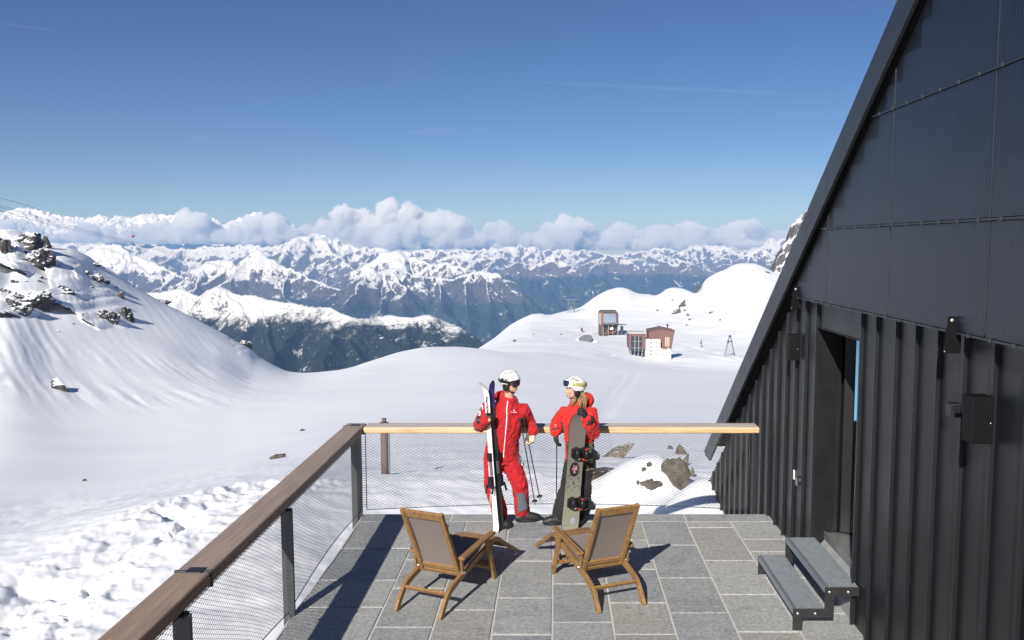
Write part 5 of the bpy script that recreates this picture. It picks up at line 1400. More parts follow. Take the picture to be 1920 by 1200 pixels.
def finish(me, name, mat, parent, smooth=True):
    me.materials.clear(); me.materials.append(mat)
    inv = (Matrix.Translation(parent.location) @ parent.rotation_euler.to_matrix().to_4x4()).inverted()
    me.transform(inv); me.name = name
    if smooth: me.polygons.foreach_set('use_smooth', [True] * len(me.polygons))
    return link(name, me, parent)

def bvh(me): return BVHTree.FromPolygons([v.co.copy() for v in me.vertices], [tuple(p.vertices) for p in me.polygons])
def surf(tree, px, py):
    d = Vector(ray(px, py)).normalized()
    h = tree.ray_cast(Vector((0, 0, H)), d)
    return (h[0], h[1]) if h[0] is not None else (None, None)

def ribbon(tree, pxs, width, off, n_sub=6):
    """a strip lying on a surface along a pixel path"""
    path = []
    for (x0, y0), (x1, y1) in zip(pxs[:-1], pxs[1:]):
        for i in range(n_sub): path.append((x0 + (x1 - x0) * i / n_sub, y0 + (y1 - y0) * i / n_sub))
    path.append(pxs[-1]); P = []
    for x, y in path:
        q, nn = surf(tree, x, y)
        if q is not None: P.append((q, nn))
    b = MB(); V_ = []; F_ = []
    for i, (q, nn) in enumerate(P):
        d = (P[min(i + 1, len(P) - 1)][0] - P[max(i - 1, 0)][0]).normalized(); s_ = d.cross(nn).normalized()
        V_ += [q + nn * off - s_ * width / 2, q + nn * (off + 0.002), q + nn * off + s_ * width / 2]
    for i in range(len(P) - 1):
        for k in range(2): a = i * 3 + k; F_.append((a, a + 1, a + 4, a + 3))
    b._add(V_, F_); return b

def patch(tree, pxpoly, off, cells=7):
    """a piece of fabric lying on a surface, bounded by four pixel corners (u: 0-1, v: 0-3)"""
    a, b_, c, d = [Vector((x, y)) for x, y in pxpoly]; V_ = []; ok = True; last = None
    for j in range(cells + 1):
        for i in range(cells + 1):
            u, v = i / cells, j / cells; q = (a * (1 - u) + b_ * u) * (1 - v) + (d * (1 - u) + c * u) * v
            h, nn = surf(tree, q.x, q.y)
            if h is None: V_.append(None)
            else: V_.append(h + nn * off)
    F_ = []; idx = {}; VV = []
    for k, v in enumerate(V_):
        if v is not None: idx[k] = len(VV); VV.append(v)
    for j in range(cells):
        for i in range(cells):
            f = [j * (cells + 1) + i, j * (cells + 1) + i + 1, (j + 1) * (cells + 1) + i + 1, (j + 1) * (cells + 1) + i]
            if all(k in idx for k in f):
                pts = [VV[idx[k]] for k in f]
                if max((pts[m] - pts[m - 1]).length for m in range(4)) < 0.08: F_.append(tuple(idx[k] for k in f))
    b = MB(); b._add(VV, F_); return b

def disc_on(tree, px, py, r, off, n=18, sq=1.0):
    q, nn = surf(tree, px, py)
    if q is None: return None, None, None
    up = Vector((0, 0, 1)); s_ = up.cross(nn).normalized(); u_ = nn.cross(s_)
    c = q + nn * off
    ring = [c + s_ * (math.cos(t) * r * sq) + u_ * (math.sin(t) * r) for t in [2 * math.pi * i / n for i in range(n)]]
    b = MB(); b._add(ring + [v + nn * 0.002 for v in ring], [list(range(n))[::-1], list(range(n, 2 * n))] + [(i, (i + 1) % n, (i + 1) % n + n, i + n) for i in range(n)])
    return b, c, (s_, u_, nn)

def text_mesh(txt, size, origin, xdir, ydir, name, mat, parent, bold=0.0, depth=0.001):
    cu = bpy.data.curves.new('t', 'FONT'); cu.body = txt; cu.size = size; cu.align_x = 'CENTER'; cu.align_y = 'CENTER'; cu.extrude = depth; cu.offset = bold
    o = bpy.data.objects.new('t', cu); COL.objects.link(o)
    me = evaluated(o, name); bpy.data.objects.remove(o)
    x, y = xdir.normalized(), ydir.normalized(); z = x.cross(y)
    M = Matrix.Translation(origin) @ Matrix((x, y, z)).transposed().to_4x4(); me.transform(M)
    return finish(me, name, mat, parent, False)

def frame_to(fwd, up=Vector((0, 0, 1))):
    """rotation: local -Y looks along fwd, local Z up"""
    f = Vector(fwd).normalized(); x = (-f).cross(up); x = -x if False else x
    y = -f; x = y.cross(up).normalized(); z = x.cross(y).normalized()
    return Matrix((x, y, z)).transposed()

def head_shapes(b, C, Rm, female=False):
    T = lambda p: C + Rm @ Vector(p)
    E = lambda c, r: b.ball(T(c), r, 18, 12, None if False else Rm)
    def ell(c, r):
        bb = MB(); bb.ball((0, 0, 0), r, 18, 12, Rm); b._add([v + T(c) for v in bb.v], bb.f)
    ell((0, 0.012, 0.025), (0.074, 0.094, 0.098)); ell((0, -0.030, -0.052), (0.056, 0.064, 0.062)); ell((0, -0.068, -0.090), (0.024, 0.022, 0.020))
    ell((0, -0.052, 0.035), (0.060, 0.040, 0.038)); ell((0, -0.098, -0.020), (0.0115, 0.018, 0.022)); ell((0, -0.106, -0.030), (0.013, 0.013, 0.010)); ell((0, -0.092, 0.000), (0.009, 0.012, 0.022))
    for s in (-1, 1):
        ell((s * 0.034, -0.066, -0.026), (0.024, 0.022, 0.022)); ell((s * 0.074, 0.012, -0.012), (0.010, 0.020, 0.030)); ell((s * 0.031, -0.080, 0.022), (0.022, 0.012, 0.008))
    ell((0, -0.084, -0.060), (0.024, 0.014, 0.0075)); ell((0, -0.082, -0.072), (0.021, 0.014, 0.008))

def head_details(C, Rm, parent, closed=False):
    T = lambda p: C + Rm @ Vector(p)
    for s in (-1, 1):
        b = MB(); b.ball(T((s * 0.031, -0.0735, 0.007)), 0.0092, 12, 8); e = b.build('eye', simple('eye_white', (0.8, 0.78, 0.75), 0.3) if s < 0 else bpy.data.materials['eye_white'], parent, True, world=True)
        b = MB(); b.ball(T((s * 0.031, -0.0805, 0.007)), 0.0052, 10, 8); b.build('iris', M_BLKP, e, True)
        e2 = e.children[0]; e2.data.transform((Matrix.Translation(parent.location)).inverted())
        b = MB(); b.tube([T((s * 0.018, -0.089, 0.024)), T((s * 0.032, -0.088, 0.029)), T((s * 0.048, -0.078, 0.023))], [0.002, 0.003, 0.0015], 6); b.build('eyebrow', simple('brow_brown', (0.12, 0.07, 0.04), 0.8), parent, True, world=True)
    b = MB(); b.tube([T((-0.026, -0.086, -0.062)), T((-0.012, -0.0975, -0.067)), T((0.012, -0.0975, -0.067)), T((0.026, -0.086, -0.062))], [0.002, 0.0045, 0.0045, 0.002], 8); b.build('mouth', simple('lip_pink', (0.42, 0.13, 0.11), 0.4), parent, True, world=True)

def helmet(C, Rm, parent, mat, stripe=None):
    """shell with a low cut over the ears and neck, higher over the face"""
    V_ = []; F_ = []; nu, nv = 40, 16
    rx, ry, rz = 0.108, 0.134, 0.125
    for i in range(nu):
        a = 2 * math.pi * i / nu; fx, fy = math.sin(a), -math.cos(a)      # a=0 is the face
        front = 0.5 + 0.5 * math.cos(a)
        zmin = -0.048 + 0.083 * smooth01((front - 0.55) / 0.3) + 0.02 * smooth01((0.35 - front) / 0.3) - 0.012 * math.sin(a * 2) ** 2
        th0 = math.acos(max(-1, min(1, zmin / rz)))
        for j in range(nv + 1):
            th = th0 * j / nv; s = math.sin(th); z = rz * math.cos(th)
            brim = 1 + 0.05 * smooth01((j - nv + 2) / 2) * front
            V_.append(C + Rm @ Vector((fx * s * rx * brim, fy * s * ry * brim + 0.012, z + 0.022)))
    for i in range(nu):
        i2 = (i + 1) % nu
        for j in range(nv): F_.append((i * (nv + 1) + j, i2 * (nv + 1) + j, i2 * (nv + 1) + j + 1, i * (nv + 1) + j + 1))
    b = MB(); b._add(V_, F_); hm = b.build('helmet', mat, parent, True, world=True)
    so_ = hm.modifiers.new('thick', 'SOLIDIFY'); so_.thickness = 0.012; so_.offset = -1
    T = lambda p: C + Rm @ Vector(p)
    inv = Matrix.Translation(parent.location).inverted()
    for s in (-1, 1):
        bb = MB(); bb.ball((0, 0, 0), (0.020, 0.045, 0.058), 14, 10, Rm); b = MB(); b._add([v + T((s * 0.088, 0.005, -0.040)) for v in bb.v], bb.f); o = b.build('ear_pad', M_BLKP, hm, True); o.data.transform(inv)
        for k in range(3):
            b = MB(); b.bar(T((s * (0.045 + 0.018 * k), -0.05 + 0.02 * k, 0.126 - 0.010 * k)), T((s * (0.05 + 0.018 * k), 0.0 + 0.02 * k, 0.134 - 0.012 * k)), 0.008, 0.004, Rm @ Vector((s * 0.4, 0, 1))); o = b.build('vent', M_BLKP, hm); o.data.transform(inv)
    b = MB(); b.tube([T((-0.085, 0.0, -0.06)), T((-0.055, -0.055, -0.105)), T((0, -0.072, -0.120)), T((0.055, -0.055, -0.105)), T((0.085, 0.0, -0.06))], [(0.007, 0.003)] * 5, 8); o = b.build('chin_strap', M_BLKP, hm, True); o.data.transform(inv)
    return hm

def goggles(C, Rm, parent, zc, ry, frame_mat, lens_mat, band_mat, tilt=0.0):
    T = lambda p: C + Rm @ (Euler((tilt, 0, 0)).to_matrix() @ Vector(p))
    inv = Matrix.Translation(parent.location).inverted()
    def sheet(hw, hh, rad, n=14, m=8):
        V_ = []; F_ = []
        for j in range(m + 1):
            v = -1 + 2 * j / m
            for i in range(n + 1):
                u = -1 + 2 * i / n; ww = hw * (1 - 0.10 * v * v - 0.04 * (1 if v < 0 else 0)); a = u * ww / 0.095
                nose = 0.014 * math.exp(-(u / 0.22) ** 2) * (1 if v < 0 else 0) * (-v)
                V_.append(Vector((math.sin(a) * 0.095, -math.cos(a) * rad * (1 - 0.05 * v * v), zc + hh * v + nose)))
        for j in range(m):
            for i in range(n): a = j * (n + 1) + i; F_.append((a, a + 1, a + n + 2, a + n + 1))
        return [T(p) for p in V_], F_
    b = MB(); v, f = sheet(0.094, 0.046, ry); b._add(v, f); g = b.build('goggles', frame_mat, parent, True, world=True); s_ = g.modifiers.new('t', 'SOLIDIFY'); s_.thickness = 0.026; s_.offset = -1
    b = MB(); v, f = sheet(0.082, 0.036, ry + 0.004); b._add(v, f); l_ = b.build('lens', lens_mat, g, True); l_.data.transform(inv)
    pts = [T((0.098, -0.062, zc)), T((0.112, 0.0, zc + 0.004)), T((0.108, 0.075, zc + 0.004)), T((0.06, 0.136, zc + 0.004)), T((0, 0.152, zc + 0.004)), T((-0.06, 0.136, zc + 0.004)), T((-0.108, 0.075, zc + 0.004)), T((-0.112, 0.0, zc + 0.004)), T((-0.098, -0.062, zc))]
    b = MB(); b.tube(pts, [(0.019, 0.002)] * 9, 8, ref=Rm @ Vector((0, 0, 1))); o = b.build('strap', band_mat, g, True); o.data.transform(inv)
    return g

def glove(wrist, fwd, palm_n, thumb_side, curl, parent, mat, mat2=None, size=1.0, name='glove', spread=0.1):
    """gloved hand: palm, four separate fingers and a thumb from the side of the palm; fwd = wrist to knuckles, palm_n = out of the palm"""
    f = Vector(fwd).normalized(); n = Vector(palm_n); n = (n - f * n.dot(f)).normalized(); s = f.cross(n).normalized() * thumb_side
    W = Vector(wrist); S = size; b = MB()
    b.tube([W - f * 0.06 * S, W - f * 0.02 * S, W + f * 0.005 * S], [(0.046 * S, 0.044 * S), (0.043 * S, 0.040 * S), (0.036 * S, 0.030 * S)], 14, ref=s)
    b.tube([W, W + f * 0.03 * S, W + f * 0.07 * S, W + f * 0.095 * S], [(0.034 * S, 0.025 * S), (0.044 * S, 0.027 * S), (0.049 * S, 0.025 * S), (0.046 * S, 0.020 * S)], 14, ref=s)
    lens_ = (0.072, 0.082, 0.076, 0.060)
    for k in range(4):
        off = (0.034 - 0.0225 * k) * S; base = W + f * (0.088 - 0.004 * abs(k - 1.2)) * S + s * off
        d = (f + s * spread * (1.2 - k * 0.8) * 0.5).normalized(); pts = [base - f * 0.02 * S, base]; cur = base; ang = 0
        for j in range(3):
            ang += curl * (0.75 + 0.12 * j + 0.06 * k); dd = (d * math.cos(ang) + n * math.sin(ang)).normalized(); cur = cur + dd * lens_[k] * S * (0.45, 0.31, 0.24)[j]; pts.append(cur)
        b.tube(pts, [0.0125 * S, 0.0130 * S, 0.0122 * S, 0.0112 * S, 0.0095 * S], 10)
        b.ball(pts[-1], 0.0098 * S, 10, 8)
    tb = W + f * 0.028 * S + s * 0.034 * S; t1 = tb + (f * 0.55 + s * 0.75 + n * 0.35).normalized() * 0.038 * S; cu = min(1.0, curl * 0.9)
    t2 = t1 + (f * 0.9 + s * (0.25 - 0.9 * cu) + n * (0.25 + 0.7 * cu)).normalized() * 0.032 * S; t3 = t2 + (f * 0.8 - s * 0.9 * cu + n * (0.2 + 0.8 * cu)).normalized() * 0.024 * S
    b.tube([tb - s * 0.012 * S, tb, t1, t2, t3], [0.018 * S, 0.0175 * S, 0.015 * S, 0.0135 * S, 0.0105 * S], 10); b.ball(t3, 0.0105 * S, 10, 8)
    me = remeshed(b, 0.0042 * S, 2, 0.4, name)
    V = coords(me).astype(float); W_ = np.array(W); 
    if mat2 is not None:
        me.materials.clear(); me.materials.append(mat); me.materials.append(mat2)
        idx = []
        for p in me.polygons:
            c = Vector(p.center) - W; idx.append(1 if (p.normal.dot(n) > 0.15 and c.dot(f) > 0.0) or c.dot(f) > 0.105 * S else 0)
        me.transform(Matrix.Translation(parent.location).inverted())
        me.polygons.foreach_set('material_index', idx); me.polygons.foreach_set('use_smooth', [True] * len(me.polygons)); me.name = name
        return link(name, me, parent)
    return finish(me, name, mat, parent)

def boot(ankle, toe_dir, parent, size=1.0, zg=0.0):
    """a boot standing on the ground under the ankle"""
    d = Vector((toe_dir[0], toe_dir[1], 0)).normalized(); s = Vector((-d.y, d.x, 0)); A = Vector(ankle); G = Vector((A.x, A.y, zg)); S = size
    b = MB()
    b.tube([A + Vector((0, 0, 0.13)), A + Vector((0, 0, 0.05)), A - d * 0.005 + Vector((0, 0, -0.02)), G + d * 0.0 + Vector((0, 0, 0.045))], [(0.068 * S, 0.062 * S), (0.066 * S, 0.060 * S), (0.066 * S, 0.055 * S), (0.075 * S, 0.050 * S)], 16, ref=d)
    b.tube([G - d * 0.085 * S + Vector((0, 0, 0.05)), G + d * 0.02 * S + Vector((0, 0, 0.062)), G + d * 0.10 * S + Vector((0, 0, 0.058)), G + d * 0.165 * S + Vector((0, 0, 0.048)), G + d * 0.205 * S + Vector((0, 0, 0.042))], [(0.04 * S, 0.042 * S), (0.058 * S, 0.052 * S), (0.050 * S, 0.054 * S), (0.040 * S, 0.050 * S), (0.026 * S, 0.034 * S)], 16, ref=Vector((0, 0, 1)))
    me = remeshed(b, 0.007, 3, 0.4, 'boot'); wrinkle(me, 0.0025, 0.04, 5); bo = finish(me, 'boot', M_BOOT, parent)
    b = MB(); o1 = []
    for t in [2 * math.pi * i / 24 for i in range(24)]:
        c_, s_ = math.cos(t), math.sin(t); L = 0.165 if c_ > 0 else 0.105; wd = 0.052 - 0.006 * (c_ < 0)
        o1.append(G + d * (0.035 + c_ * L) * S + s * s_ * wd * S)
    b._add([v + Vector((0, 0, 0.002)) for v in o1] + [v + Vector((0, 0, 0.030)) for v in o1], [list(range(24))[::-1], list(range(24, 48))] + [(i, (i + 1) % 24, (i + 1) % 24 + 24, i + 24) for i in range(24)])
    so_ = b.build('sole', M_BLKP, bo, bevel=0.004); so_.data.transform(Matrix.Translation(parent.location).inverted())
    b = MB()
    for k in range(3):
        c = A + Vector((0, 0, 0.06 - 0.05 * k)); b.tube([c + d * (0.058 + 0.012 * k) - s * 0.04, c + d * (0.068 + 0.02 * k), c + d * (0.058 + 0.012 * k) + s * 0.04], 0.006, 6)
    la = b.build('laces', simple('boot_lace', (0.06, 0.06, 0.06), 0.6) if 'boot_lace' not in bpy.data.materials else bpy.data.materials['boot_lace'], bo, True); la.data.transform(Matrix.Translation(parent.location).inverted())
    return bo

# ------------------------------------------------------------------ the man with the skis
A = at_y
man = thing('person', 'person in a red ski suit and white helmet holding white skis upright and two poles', 'person', (-0.56, 9.85, 0))
m_pel, m_wst, m_ch, m_nk = A(941, 852, 9.90), A(944, 822, 9.88), A(951, 785, 9.87), A(954, 752, 9.88)
m_head = A(957, 717, 9.83)
m_sR, m_eR, m_hR = A(918, 764, 9.86), A(900, 799, 9.74), A(910, 788, 9.57)
m_sL, m_eL, m_wL = A(980, 769, 9.90), A(993, 794, 10.00), A(999, 808, 9.84)
m_hipR, m_kR, m_aR = A(926, 862, 9.88), A(923, 912, 9.84), Vector((-0.665, 9.86, 0.11))
m_hipL, m_kL, m_aL = A(956, 862, 9.92), A(975, 910, 9.86), Vector((-0.40, 9.96, 0.11))
fwdM = Vector((0.86, -0.50, -0.10)); RmM = frame_to(fwdM)
X1 = (1, 0.15, 0)
# body: one skin from head to feet
b = MB(); head_shapes(b, m_head, RmM)
b.tube([m_head + Vector((-0.01, 0.02, -0.07)), m_nk + Vector((0, 0, -0.02))], [0.054, 0.060], 14)
b.tube([m_pel, m_wst, m_ch, m_nk - Vector((0, 0, 0.04))], [(0.145, 0.095), (0.125, 0.085), (0.16, 0.10), (0.07, 0.06)], 18, ref=X1)
for s_, e_, h_ in ((m_sR, m_eR, m_hR), (m_sL, m_eL, m_wL)): limb(b, [s_, s_.lerp(e_, 0.5), e_, e_.lerp(h_, 0.5), h_], [0.052, 0.047, 0.040, 0.038, 0.028])
for h_, k_, a_ in ((m_hipR, m_kR, m_aR), (m_hipL, m_kL, m_aL)): limb(b, [h_, h_.lerp(k_, 0.5), k_, k_.lerp(a_, 0.35), a_], [0.080, 0.072, 0.055, 0.052, 0.040]); 
for a_, d_ in ((m_aR, Vector((0.3, -0.6, 0))), (m_aL, Vector((0.9, 0.25, 0)))): b.tube([a_, a_ + d_.normalized() * 0.13 + Vector((0, 0, -0.055))], [0.038, 0.026], 10)
for h_, d_ in ((m_hR, Vector((0.9, -0.3, 0.1))), (m_wL, Vector((-0.2, -0.2, -1)))): b.tube([h_, h_ + d_.normalized() * 0.07], [0.026, 0.022], 10)
me = remeshed(b, 0.0065, 3, 0.4, 'body'); finish(me, 'body', M_SKIN, man); head_details(m_head, RmM, man)
# jacket
b = MB()
b.tube([m_pel + Vector((0, 0, -0.055)), m_pel + Vector((0, 0, 0.03)), m_wst, m_wst.lerp(m_ch, 0.5), m_ch, m_ch.lerp(m_nk, 0.45), m_nk + Vector((0, 0, -0.035)), m_nk + Vector((0.005, -0.005, 0.045))],
       [(0.208, 0.145), (0.200, 0.140), (0.182, 0.135), (0.195, 0.145), (0.212, 0.148), (0.195, 0.130), (0.118, 0.105), (0.088, 0.092)], 24, ref=X1)
limb(b, [m_sR.lerp(m_ch, 0.25), m_sR, m_sR.lerp(m_eR, 0.5), m_eR, m_eR.lerp(m_hR, 0.5), m_hR.lerp(m_eR, 0.06)], [0.10, 0.094, 0.084, 0.078, 0.068, 0.052])
limb(b, [m_sL.lerp(m_ch, 0.25), m_sL, m_sL.lerp(m_eL, 0.5), m_eL, m_eL.lerp(m_wL, 0.5), m_wL], [0.10, 0.088, 0.076, 0.070, 0.064, 0.058])
hood = m_nk + Vector((-0.06, 0.10, 0.03)); bb = MB(); bb.ball((0, 0, 0), (0.115, 0.07, 0.085), 16, 10); b._add([v + hood for v in bb.v], bb.f)
me = remeshed(b, 0.0095, 5, 0.5, 'jacket'); wrinkle(me, 0.013, 0.085, 3); wrinkle(me, 0.004, 0.035, 8)
tJ = bvh(me); jk = finish(me, 'jacket', M_RED, man); invM = Matrix.Translation(man.location).inverted()
def part(bb, name, mat, parent, smooth=True):
    if bb is None or not bb.v: return None
    o = bb.build(name, mat, parent, smooth); o.data.transform(Matrix.Translation((parent if parent.parent is None else parent.parent).location).inverted()); return o
part(ribbon(tJ, [(952, 752), (950, 770), (950, 790), (948, 810), (945.5, 835), (944, 858)], 0.011, 0.005), 'zip', M_WHITE, jk)
q, nn = surf(tJ, 966, 771)
if q is not None:
    text_mesh('✻' if False else '—•—', 0.03, q + nn * 0.008, nn.cross(Vector((0, 0, -1))), Vector((0, 0, 1)) - nn * nn.z, 'chest_emblem', M_WHITE, jk) if False else None
    d_, c_, fr_ = disc_on(tJ, 963, 769.5, 0.010, 0.006); part(d_, 'chest_emblem', M_WHITE, jk)
    part(ribbon(tJ, [(957.5, 772.8), (969, 773.2)], 0.006, 0.006), 'chest_emblem', M_WHITE, jk)
part(ribbon(tJ, [(955, 777), (972, 777.5)], 0.004, 0.003), 'pocket_zip', simple('dark_red_trim', (0.22, 0.006, 0.01), 0.7), jk)
for px, py, r_ in ((904, 765, 0.038), (899.5, 775.5, 0.032)):
    d_, c_, fr_ = disc_on(tJ, px, py, r_, 0.005, sq=0.7); part(d_, 'sleeve_patch', M_WHITE, jk)
    d_, c_, fr_ = disc_on(tJ, px, py, r_ * 0.42, 0.0085, sq=0.7); part(d_, 'sleeve_patch', simple('patch_blue', (0.05, 0.07, 0.16), 0.6), jk)
# trousers
b = MB()
b.tube([m_pel + Vector((0, 0, 0.02)), m_pel + Vector((0.0, 0, -0.10))], [(0.175, 0.13), (0.185, 0.135)], 20, ref=X1)
aR, aL = m_aR + Vector((0, 0, 0.02)), m_aL + Vector((-0.005, 0, 0.03))
for h_, k_, a_ in ((m_hipR, m_kR, aR), (m_hipL, m_kL, aL)): limb(b, [h_, h_.lerp(k_, 0.5), k_, k_.lerp(a_, 0.3), k_.lerp(a_, 0.7), a_], [0.122, 0.108, 0.090, 0.088, 0.084, 0.088])
me = remeshed(b, 0.0095, 4, 0.5, 'trousers'); wrinkle(me, 0.012, 0.075, 13); wrinkle(me, 0.004, 0.03, 18)
tT = bvh(me); tr_ = finish(me, 'trousers', M_RED, man)
part(patch(tT, [(970.5, 924), (983, 924), (988, 954), (972, 960)], 0.010), 'gaiter_patch', M_GREYP, tr_)
part(patch(tT, [(969, 853), (979, 851), (983, 868), (973, 872)], 0.008), 'thigh_patch', M_GREYP, tr_)
for px, py in ((973.5, 858.5), (978.5, 870)):
    d_, c_, fr_ = disc_on(tT, px, py, 0.030, 0.011, sq=0.85); part(d_, 'badge', M_WHITE, tr_)
    d_, c_, fr_ = disc_on(tT, px + 0.3, py, 0.012, 0.014, sq=0.85); part(d_, 'badge', bpy.data.materials['patch_blue'], tr_)
part(ribbon(tT, [(914.5, 852), (917, 880), (918.5, 905)], 0.008, 0.004), 'side_stripe', M_WHITE, tr_)
part(ribbon(tT, [(919.5, 925), (919, 945), (921, 964)], 0.008, 0.004), 'side_stripe', M_WHITE, tr_)
boot(m_aR, (0.45, -0.80), man, 1.05); boot(m_aL, (0.93, 0.16), man, 1.08)
# gloves
glove(m_hR + Vector((-0.03, 0.03, -0.005)), (0.95, -0.22, 0.12), (0.15, 0.95, 0.05), 1, 0.95, man, M_GLOVE, None, 1.12)
glove(m_wL + Vector((0.0, 0, -0.03)), (-0.22, -0.25, -1.0), (-0.75, -0.62, 0.2), 1, 0.75, man, M_GLOVE, M_CREAM, 1.12)
hm = helmet(m_head + Vector((0, 0, 0.005)), RmM, man, M_HEL); goggles(m_head, RmM, man, 0.018, 0.122, M_BLKP, M_LENS, M_BLKP)
# collar strap and lettering on the helmet
T = lambda p: m_head + RmM @ Vector(p)
sd = RmM @ Vector((-1, 0, 0)); side_out = RmM @ Vector((1, 0, 0))
vis = 1 if side_out.y < 0 else -1
nrm_ = (RmM @ Vector((vis * 1.0, -0.02, 0.18))).normalized(); upv = (RmM @ Vector((-vis * 0.18, 0, 1))).normalized(); xd = upv.cross(nrm_).normalized()
text_mesh('POC', 0.052, T((vis * 0.1085, 0.012, 0.040)) + nrm_ * 0.004, xd, upv, 'helmet_lettering', M_BLKP, man, 0.001, 0.003)

# skis: two separate skis held together
def ski(name, label, p_bot, p_top, nrm, top_mat, base_mat, seed, tip_dir, letters=None, tip_mat=None):
    axis = (p_top - p_bot); L = axis.length; ax = axis.normalized(); n = (nrm - ax * nrm.dot(ax)).normalized(); w_ = ax.cross(n).normalized()
    e = thing(name, label, 'ski', p_bot, 0, 'pair of white skis held by the man')
    N = 44; top = []; bot = []
    for i in range(N + 1):
        f = i / N; hw = 0.040 + 0.010 * abs(2 * f - 1) ** 2
        if f > 0.955: hw *= math.sqrt(max(0.0, 1 - ((f - 0.955) / 0.046) ** 2)) * 0.98 + 0.02
        if f < 0.012: hw *= 0.86
        lift = 0.0
        if f > 0.90: lift = 0.105 * ((f - 0.90) / 0.10) ** 2
        if f < 0.04: lift = 0.015 * ((0.04 - f) / 0.04) ** 2
        th = 0.004 + 0.006 * math.sin(math.pi * min(1, f * 1.02)); c = ax * (f * L) + n * lift * tip_dir
        top.append((c - w_ * hw + n * th, c + w_ * hw + n * th)); bot.append((c - w_ * hw - n * 0.003, c + w_ * hw - n * 0.003))
    def sheet(A_, B_, mat, nm, par, rng_=None):
        V_ = []; F_ = []; r_ = range(N + 1) if rng_ is None else rng_
        for i in r_: V_ += [A_[i][0], A_[i][1], B_[i][1], B_[i][0]]
        k = len(list(r_))
        for i in range(k - 1):
            for q in range(4): q2 = (q + 1) % 4; F_.append((i * 4 + q, i * 4 + q2, i * 4 + 4 + q2, i * 4 + 4 + q))
        F_ += [(3, 2, 1, 0), ((k - 1) * 4, (k - 1) * 4 + 1, (k - 1) * 4 + 2, (k - 1) * 4 + 3)]
        b = MB(); b._add(V_, F_); return b.build(nm, mat, par)
    sheet(top, bot, base_mat, 'base_and_edges', e)
    sh = lambda i, o: (top[i][0] * 1.0 + n * o + w_ * 0.003, top[i][1] + n * o - w_ * 0.003)
    ts = [(sh(i, 0.0012)) for i in range(N + 1)]; tb = [(sh(i, 0.0002)) for i in range(N + 1)]
    deck = sheet(ts, tb, top_mat, 'top_sheet', e)
    if tip_mat: 
        ts2 = [(sh(i, 0.0022)) for i in range(N + 1)]; sheet(ts2, ts, tip_mat, 'tip_graphic', e, range(36, N + 1))
    # binding
    def bx(f, along, wide, high, off=0.0, nm='binding', mat=M_BLKP):
        c = ax * (f * L) + n * (0.012 + high / 2 + off); M = Matrix((w_, ax, n)).transposed(); b = MB(); b.box(c, (wide, along, high), M=M); return b.build(nm, mat, e, bevel=0.006)
    tp = bx(0.50, 0.10, 0.055, 0.040, nm='toe_binding'); hl = bx(0.335, 0.13, 0.058, 0.055, nm='heel_binding'); bx(0.42, 0.16, 0.045, 0.012, nm='binding_plate', mat=simple('binding_grey', (0.12, 0.12, 0.13), 0.4) if 'binding_grey' not in bpy.data.materials else bpy.data.materials['binding_grey'])
    for s in (-1, 1):
        c = ax * (0.335 * L - 0.03) + n * 0.05 + w_ * s * 0.052; b = MB(); b.bar(c, c - ax * 0.10 + n * 0.03, 0.010, 0.030, n); b.build('brake_arm', M_BLKP, e, bevel=0.003)
    if letters:
        c = p_bot + ax * (0.845 * L) + n * 0.0135 * 1.0
        text_mesh(letters, 0.047, c + n * 0.001, -ax, w_ if (-ax).cross(w_).dot(n) > 0 else -w_, 'lettering', M_BLKP, e, 0.0012, 0.002)
    return e
M_SKIW = simple('white_ski_top', (0.80, 0.81, 0.82), 0.3, 0, 0.03); M_SKIG = simple('light_grey_ski_top', (0.62, 0.63, 0.65), 0.3, 0, 0.05); M_SKIB = simple('black_ski_base', (0.03, 0.03, 0.035), 0.3); M_SKIBL = simple('blue_ski_tip', (0.035, 0.05, 0.22), 0.35, 0, 0.2, 20)
s_bot = at_z(931.5, 997, 0.0) + Vector((0, 0, 0.004)); s_top = A(911.5, 716, 9.70)
ski('ski', 'front ski of the pair, white with a black word, its tip curling left', s_bot, s_top, Vector((-0.66, -0.75, 0)), M_SKIW, M_SKIB, 1, 1, 'FACTION')
ski('ski', 'rear ski of the pair, with a dark blue tip and dark edge to the right', s_bot + Vector((0.052, 0.050, 0)), A(920, 713, 9.75), Vector((0.80, -0.60, 0)), simple('dark_ski_top', (0.045, 0.047, 0.052), 0.35), M_SKIB, 2, 0.35, None, M_SKIBL)

def pole(label, grip, tip, group, gl=0.12, mat=None, strap=True):
    ax = (grip - tip).normalized(); e = thing('ski_pole', label, 'ski pole', tip, 0, group); L = (grip - tip).length
    b = MB(); b.tube([ax * 0.03, ax * (L - gl)], [0.0055, 0.008], 8); b.build('shaft', mat or M_BLKP, e, True)
    b = MB(); b.tube([Vector((0, 0, 0)), ax * 0.05], [0.002, 0.0055], 8); b.build('spike', M_BOLT, e, True)
    b = MB(); c = ax * 0.065; b.tube([c - ax * 0.004, c + ax * 0.004, c + ax * 0.018], [0.036, 0.034, 0.010], 12); b.build('basket', M_BLKP, e, True)
    b = MB(); b.tube([ax * (L - gl), ax * (L - gl * 0.8), ax * (L - gl * 0.4), ax * (L - 0.015), ax * L], [0.014, 0.016, 0.014, 0.018, 0.013], 10); b.build('grip', M_BLKP, e, True)
    if strap:
        s_ = ax.orthogonal().normalized(); b = MB(); g_ = ax * (L - 0.01); b.tube([g_, g_ + s_ * 0.05 - ax * 0.04, g_ + s_ * 0.045 - ax * 0.13, g_ + s_ * 0.01 - ax * 0.16, g_ - ax * 0.09], [(0.009, 0.0018)] * 5, 6); b.build('strap', M_BLKP, e, True)
    return e
GP = 'two ski poles in the hand of the man'
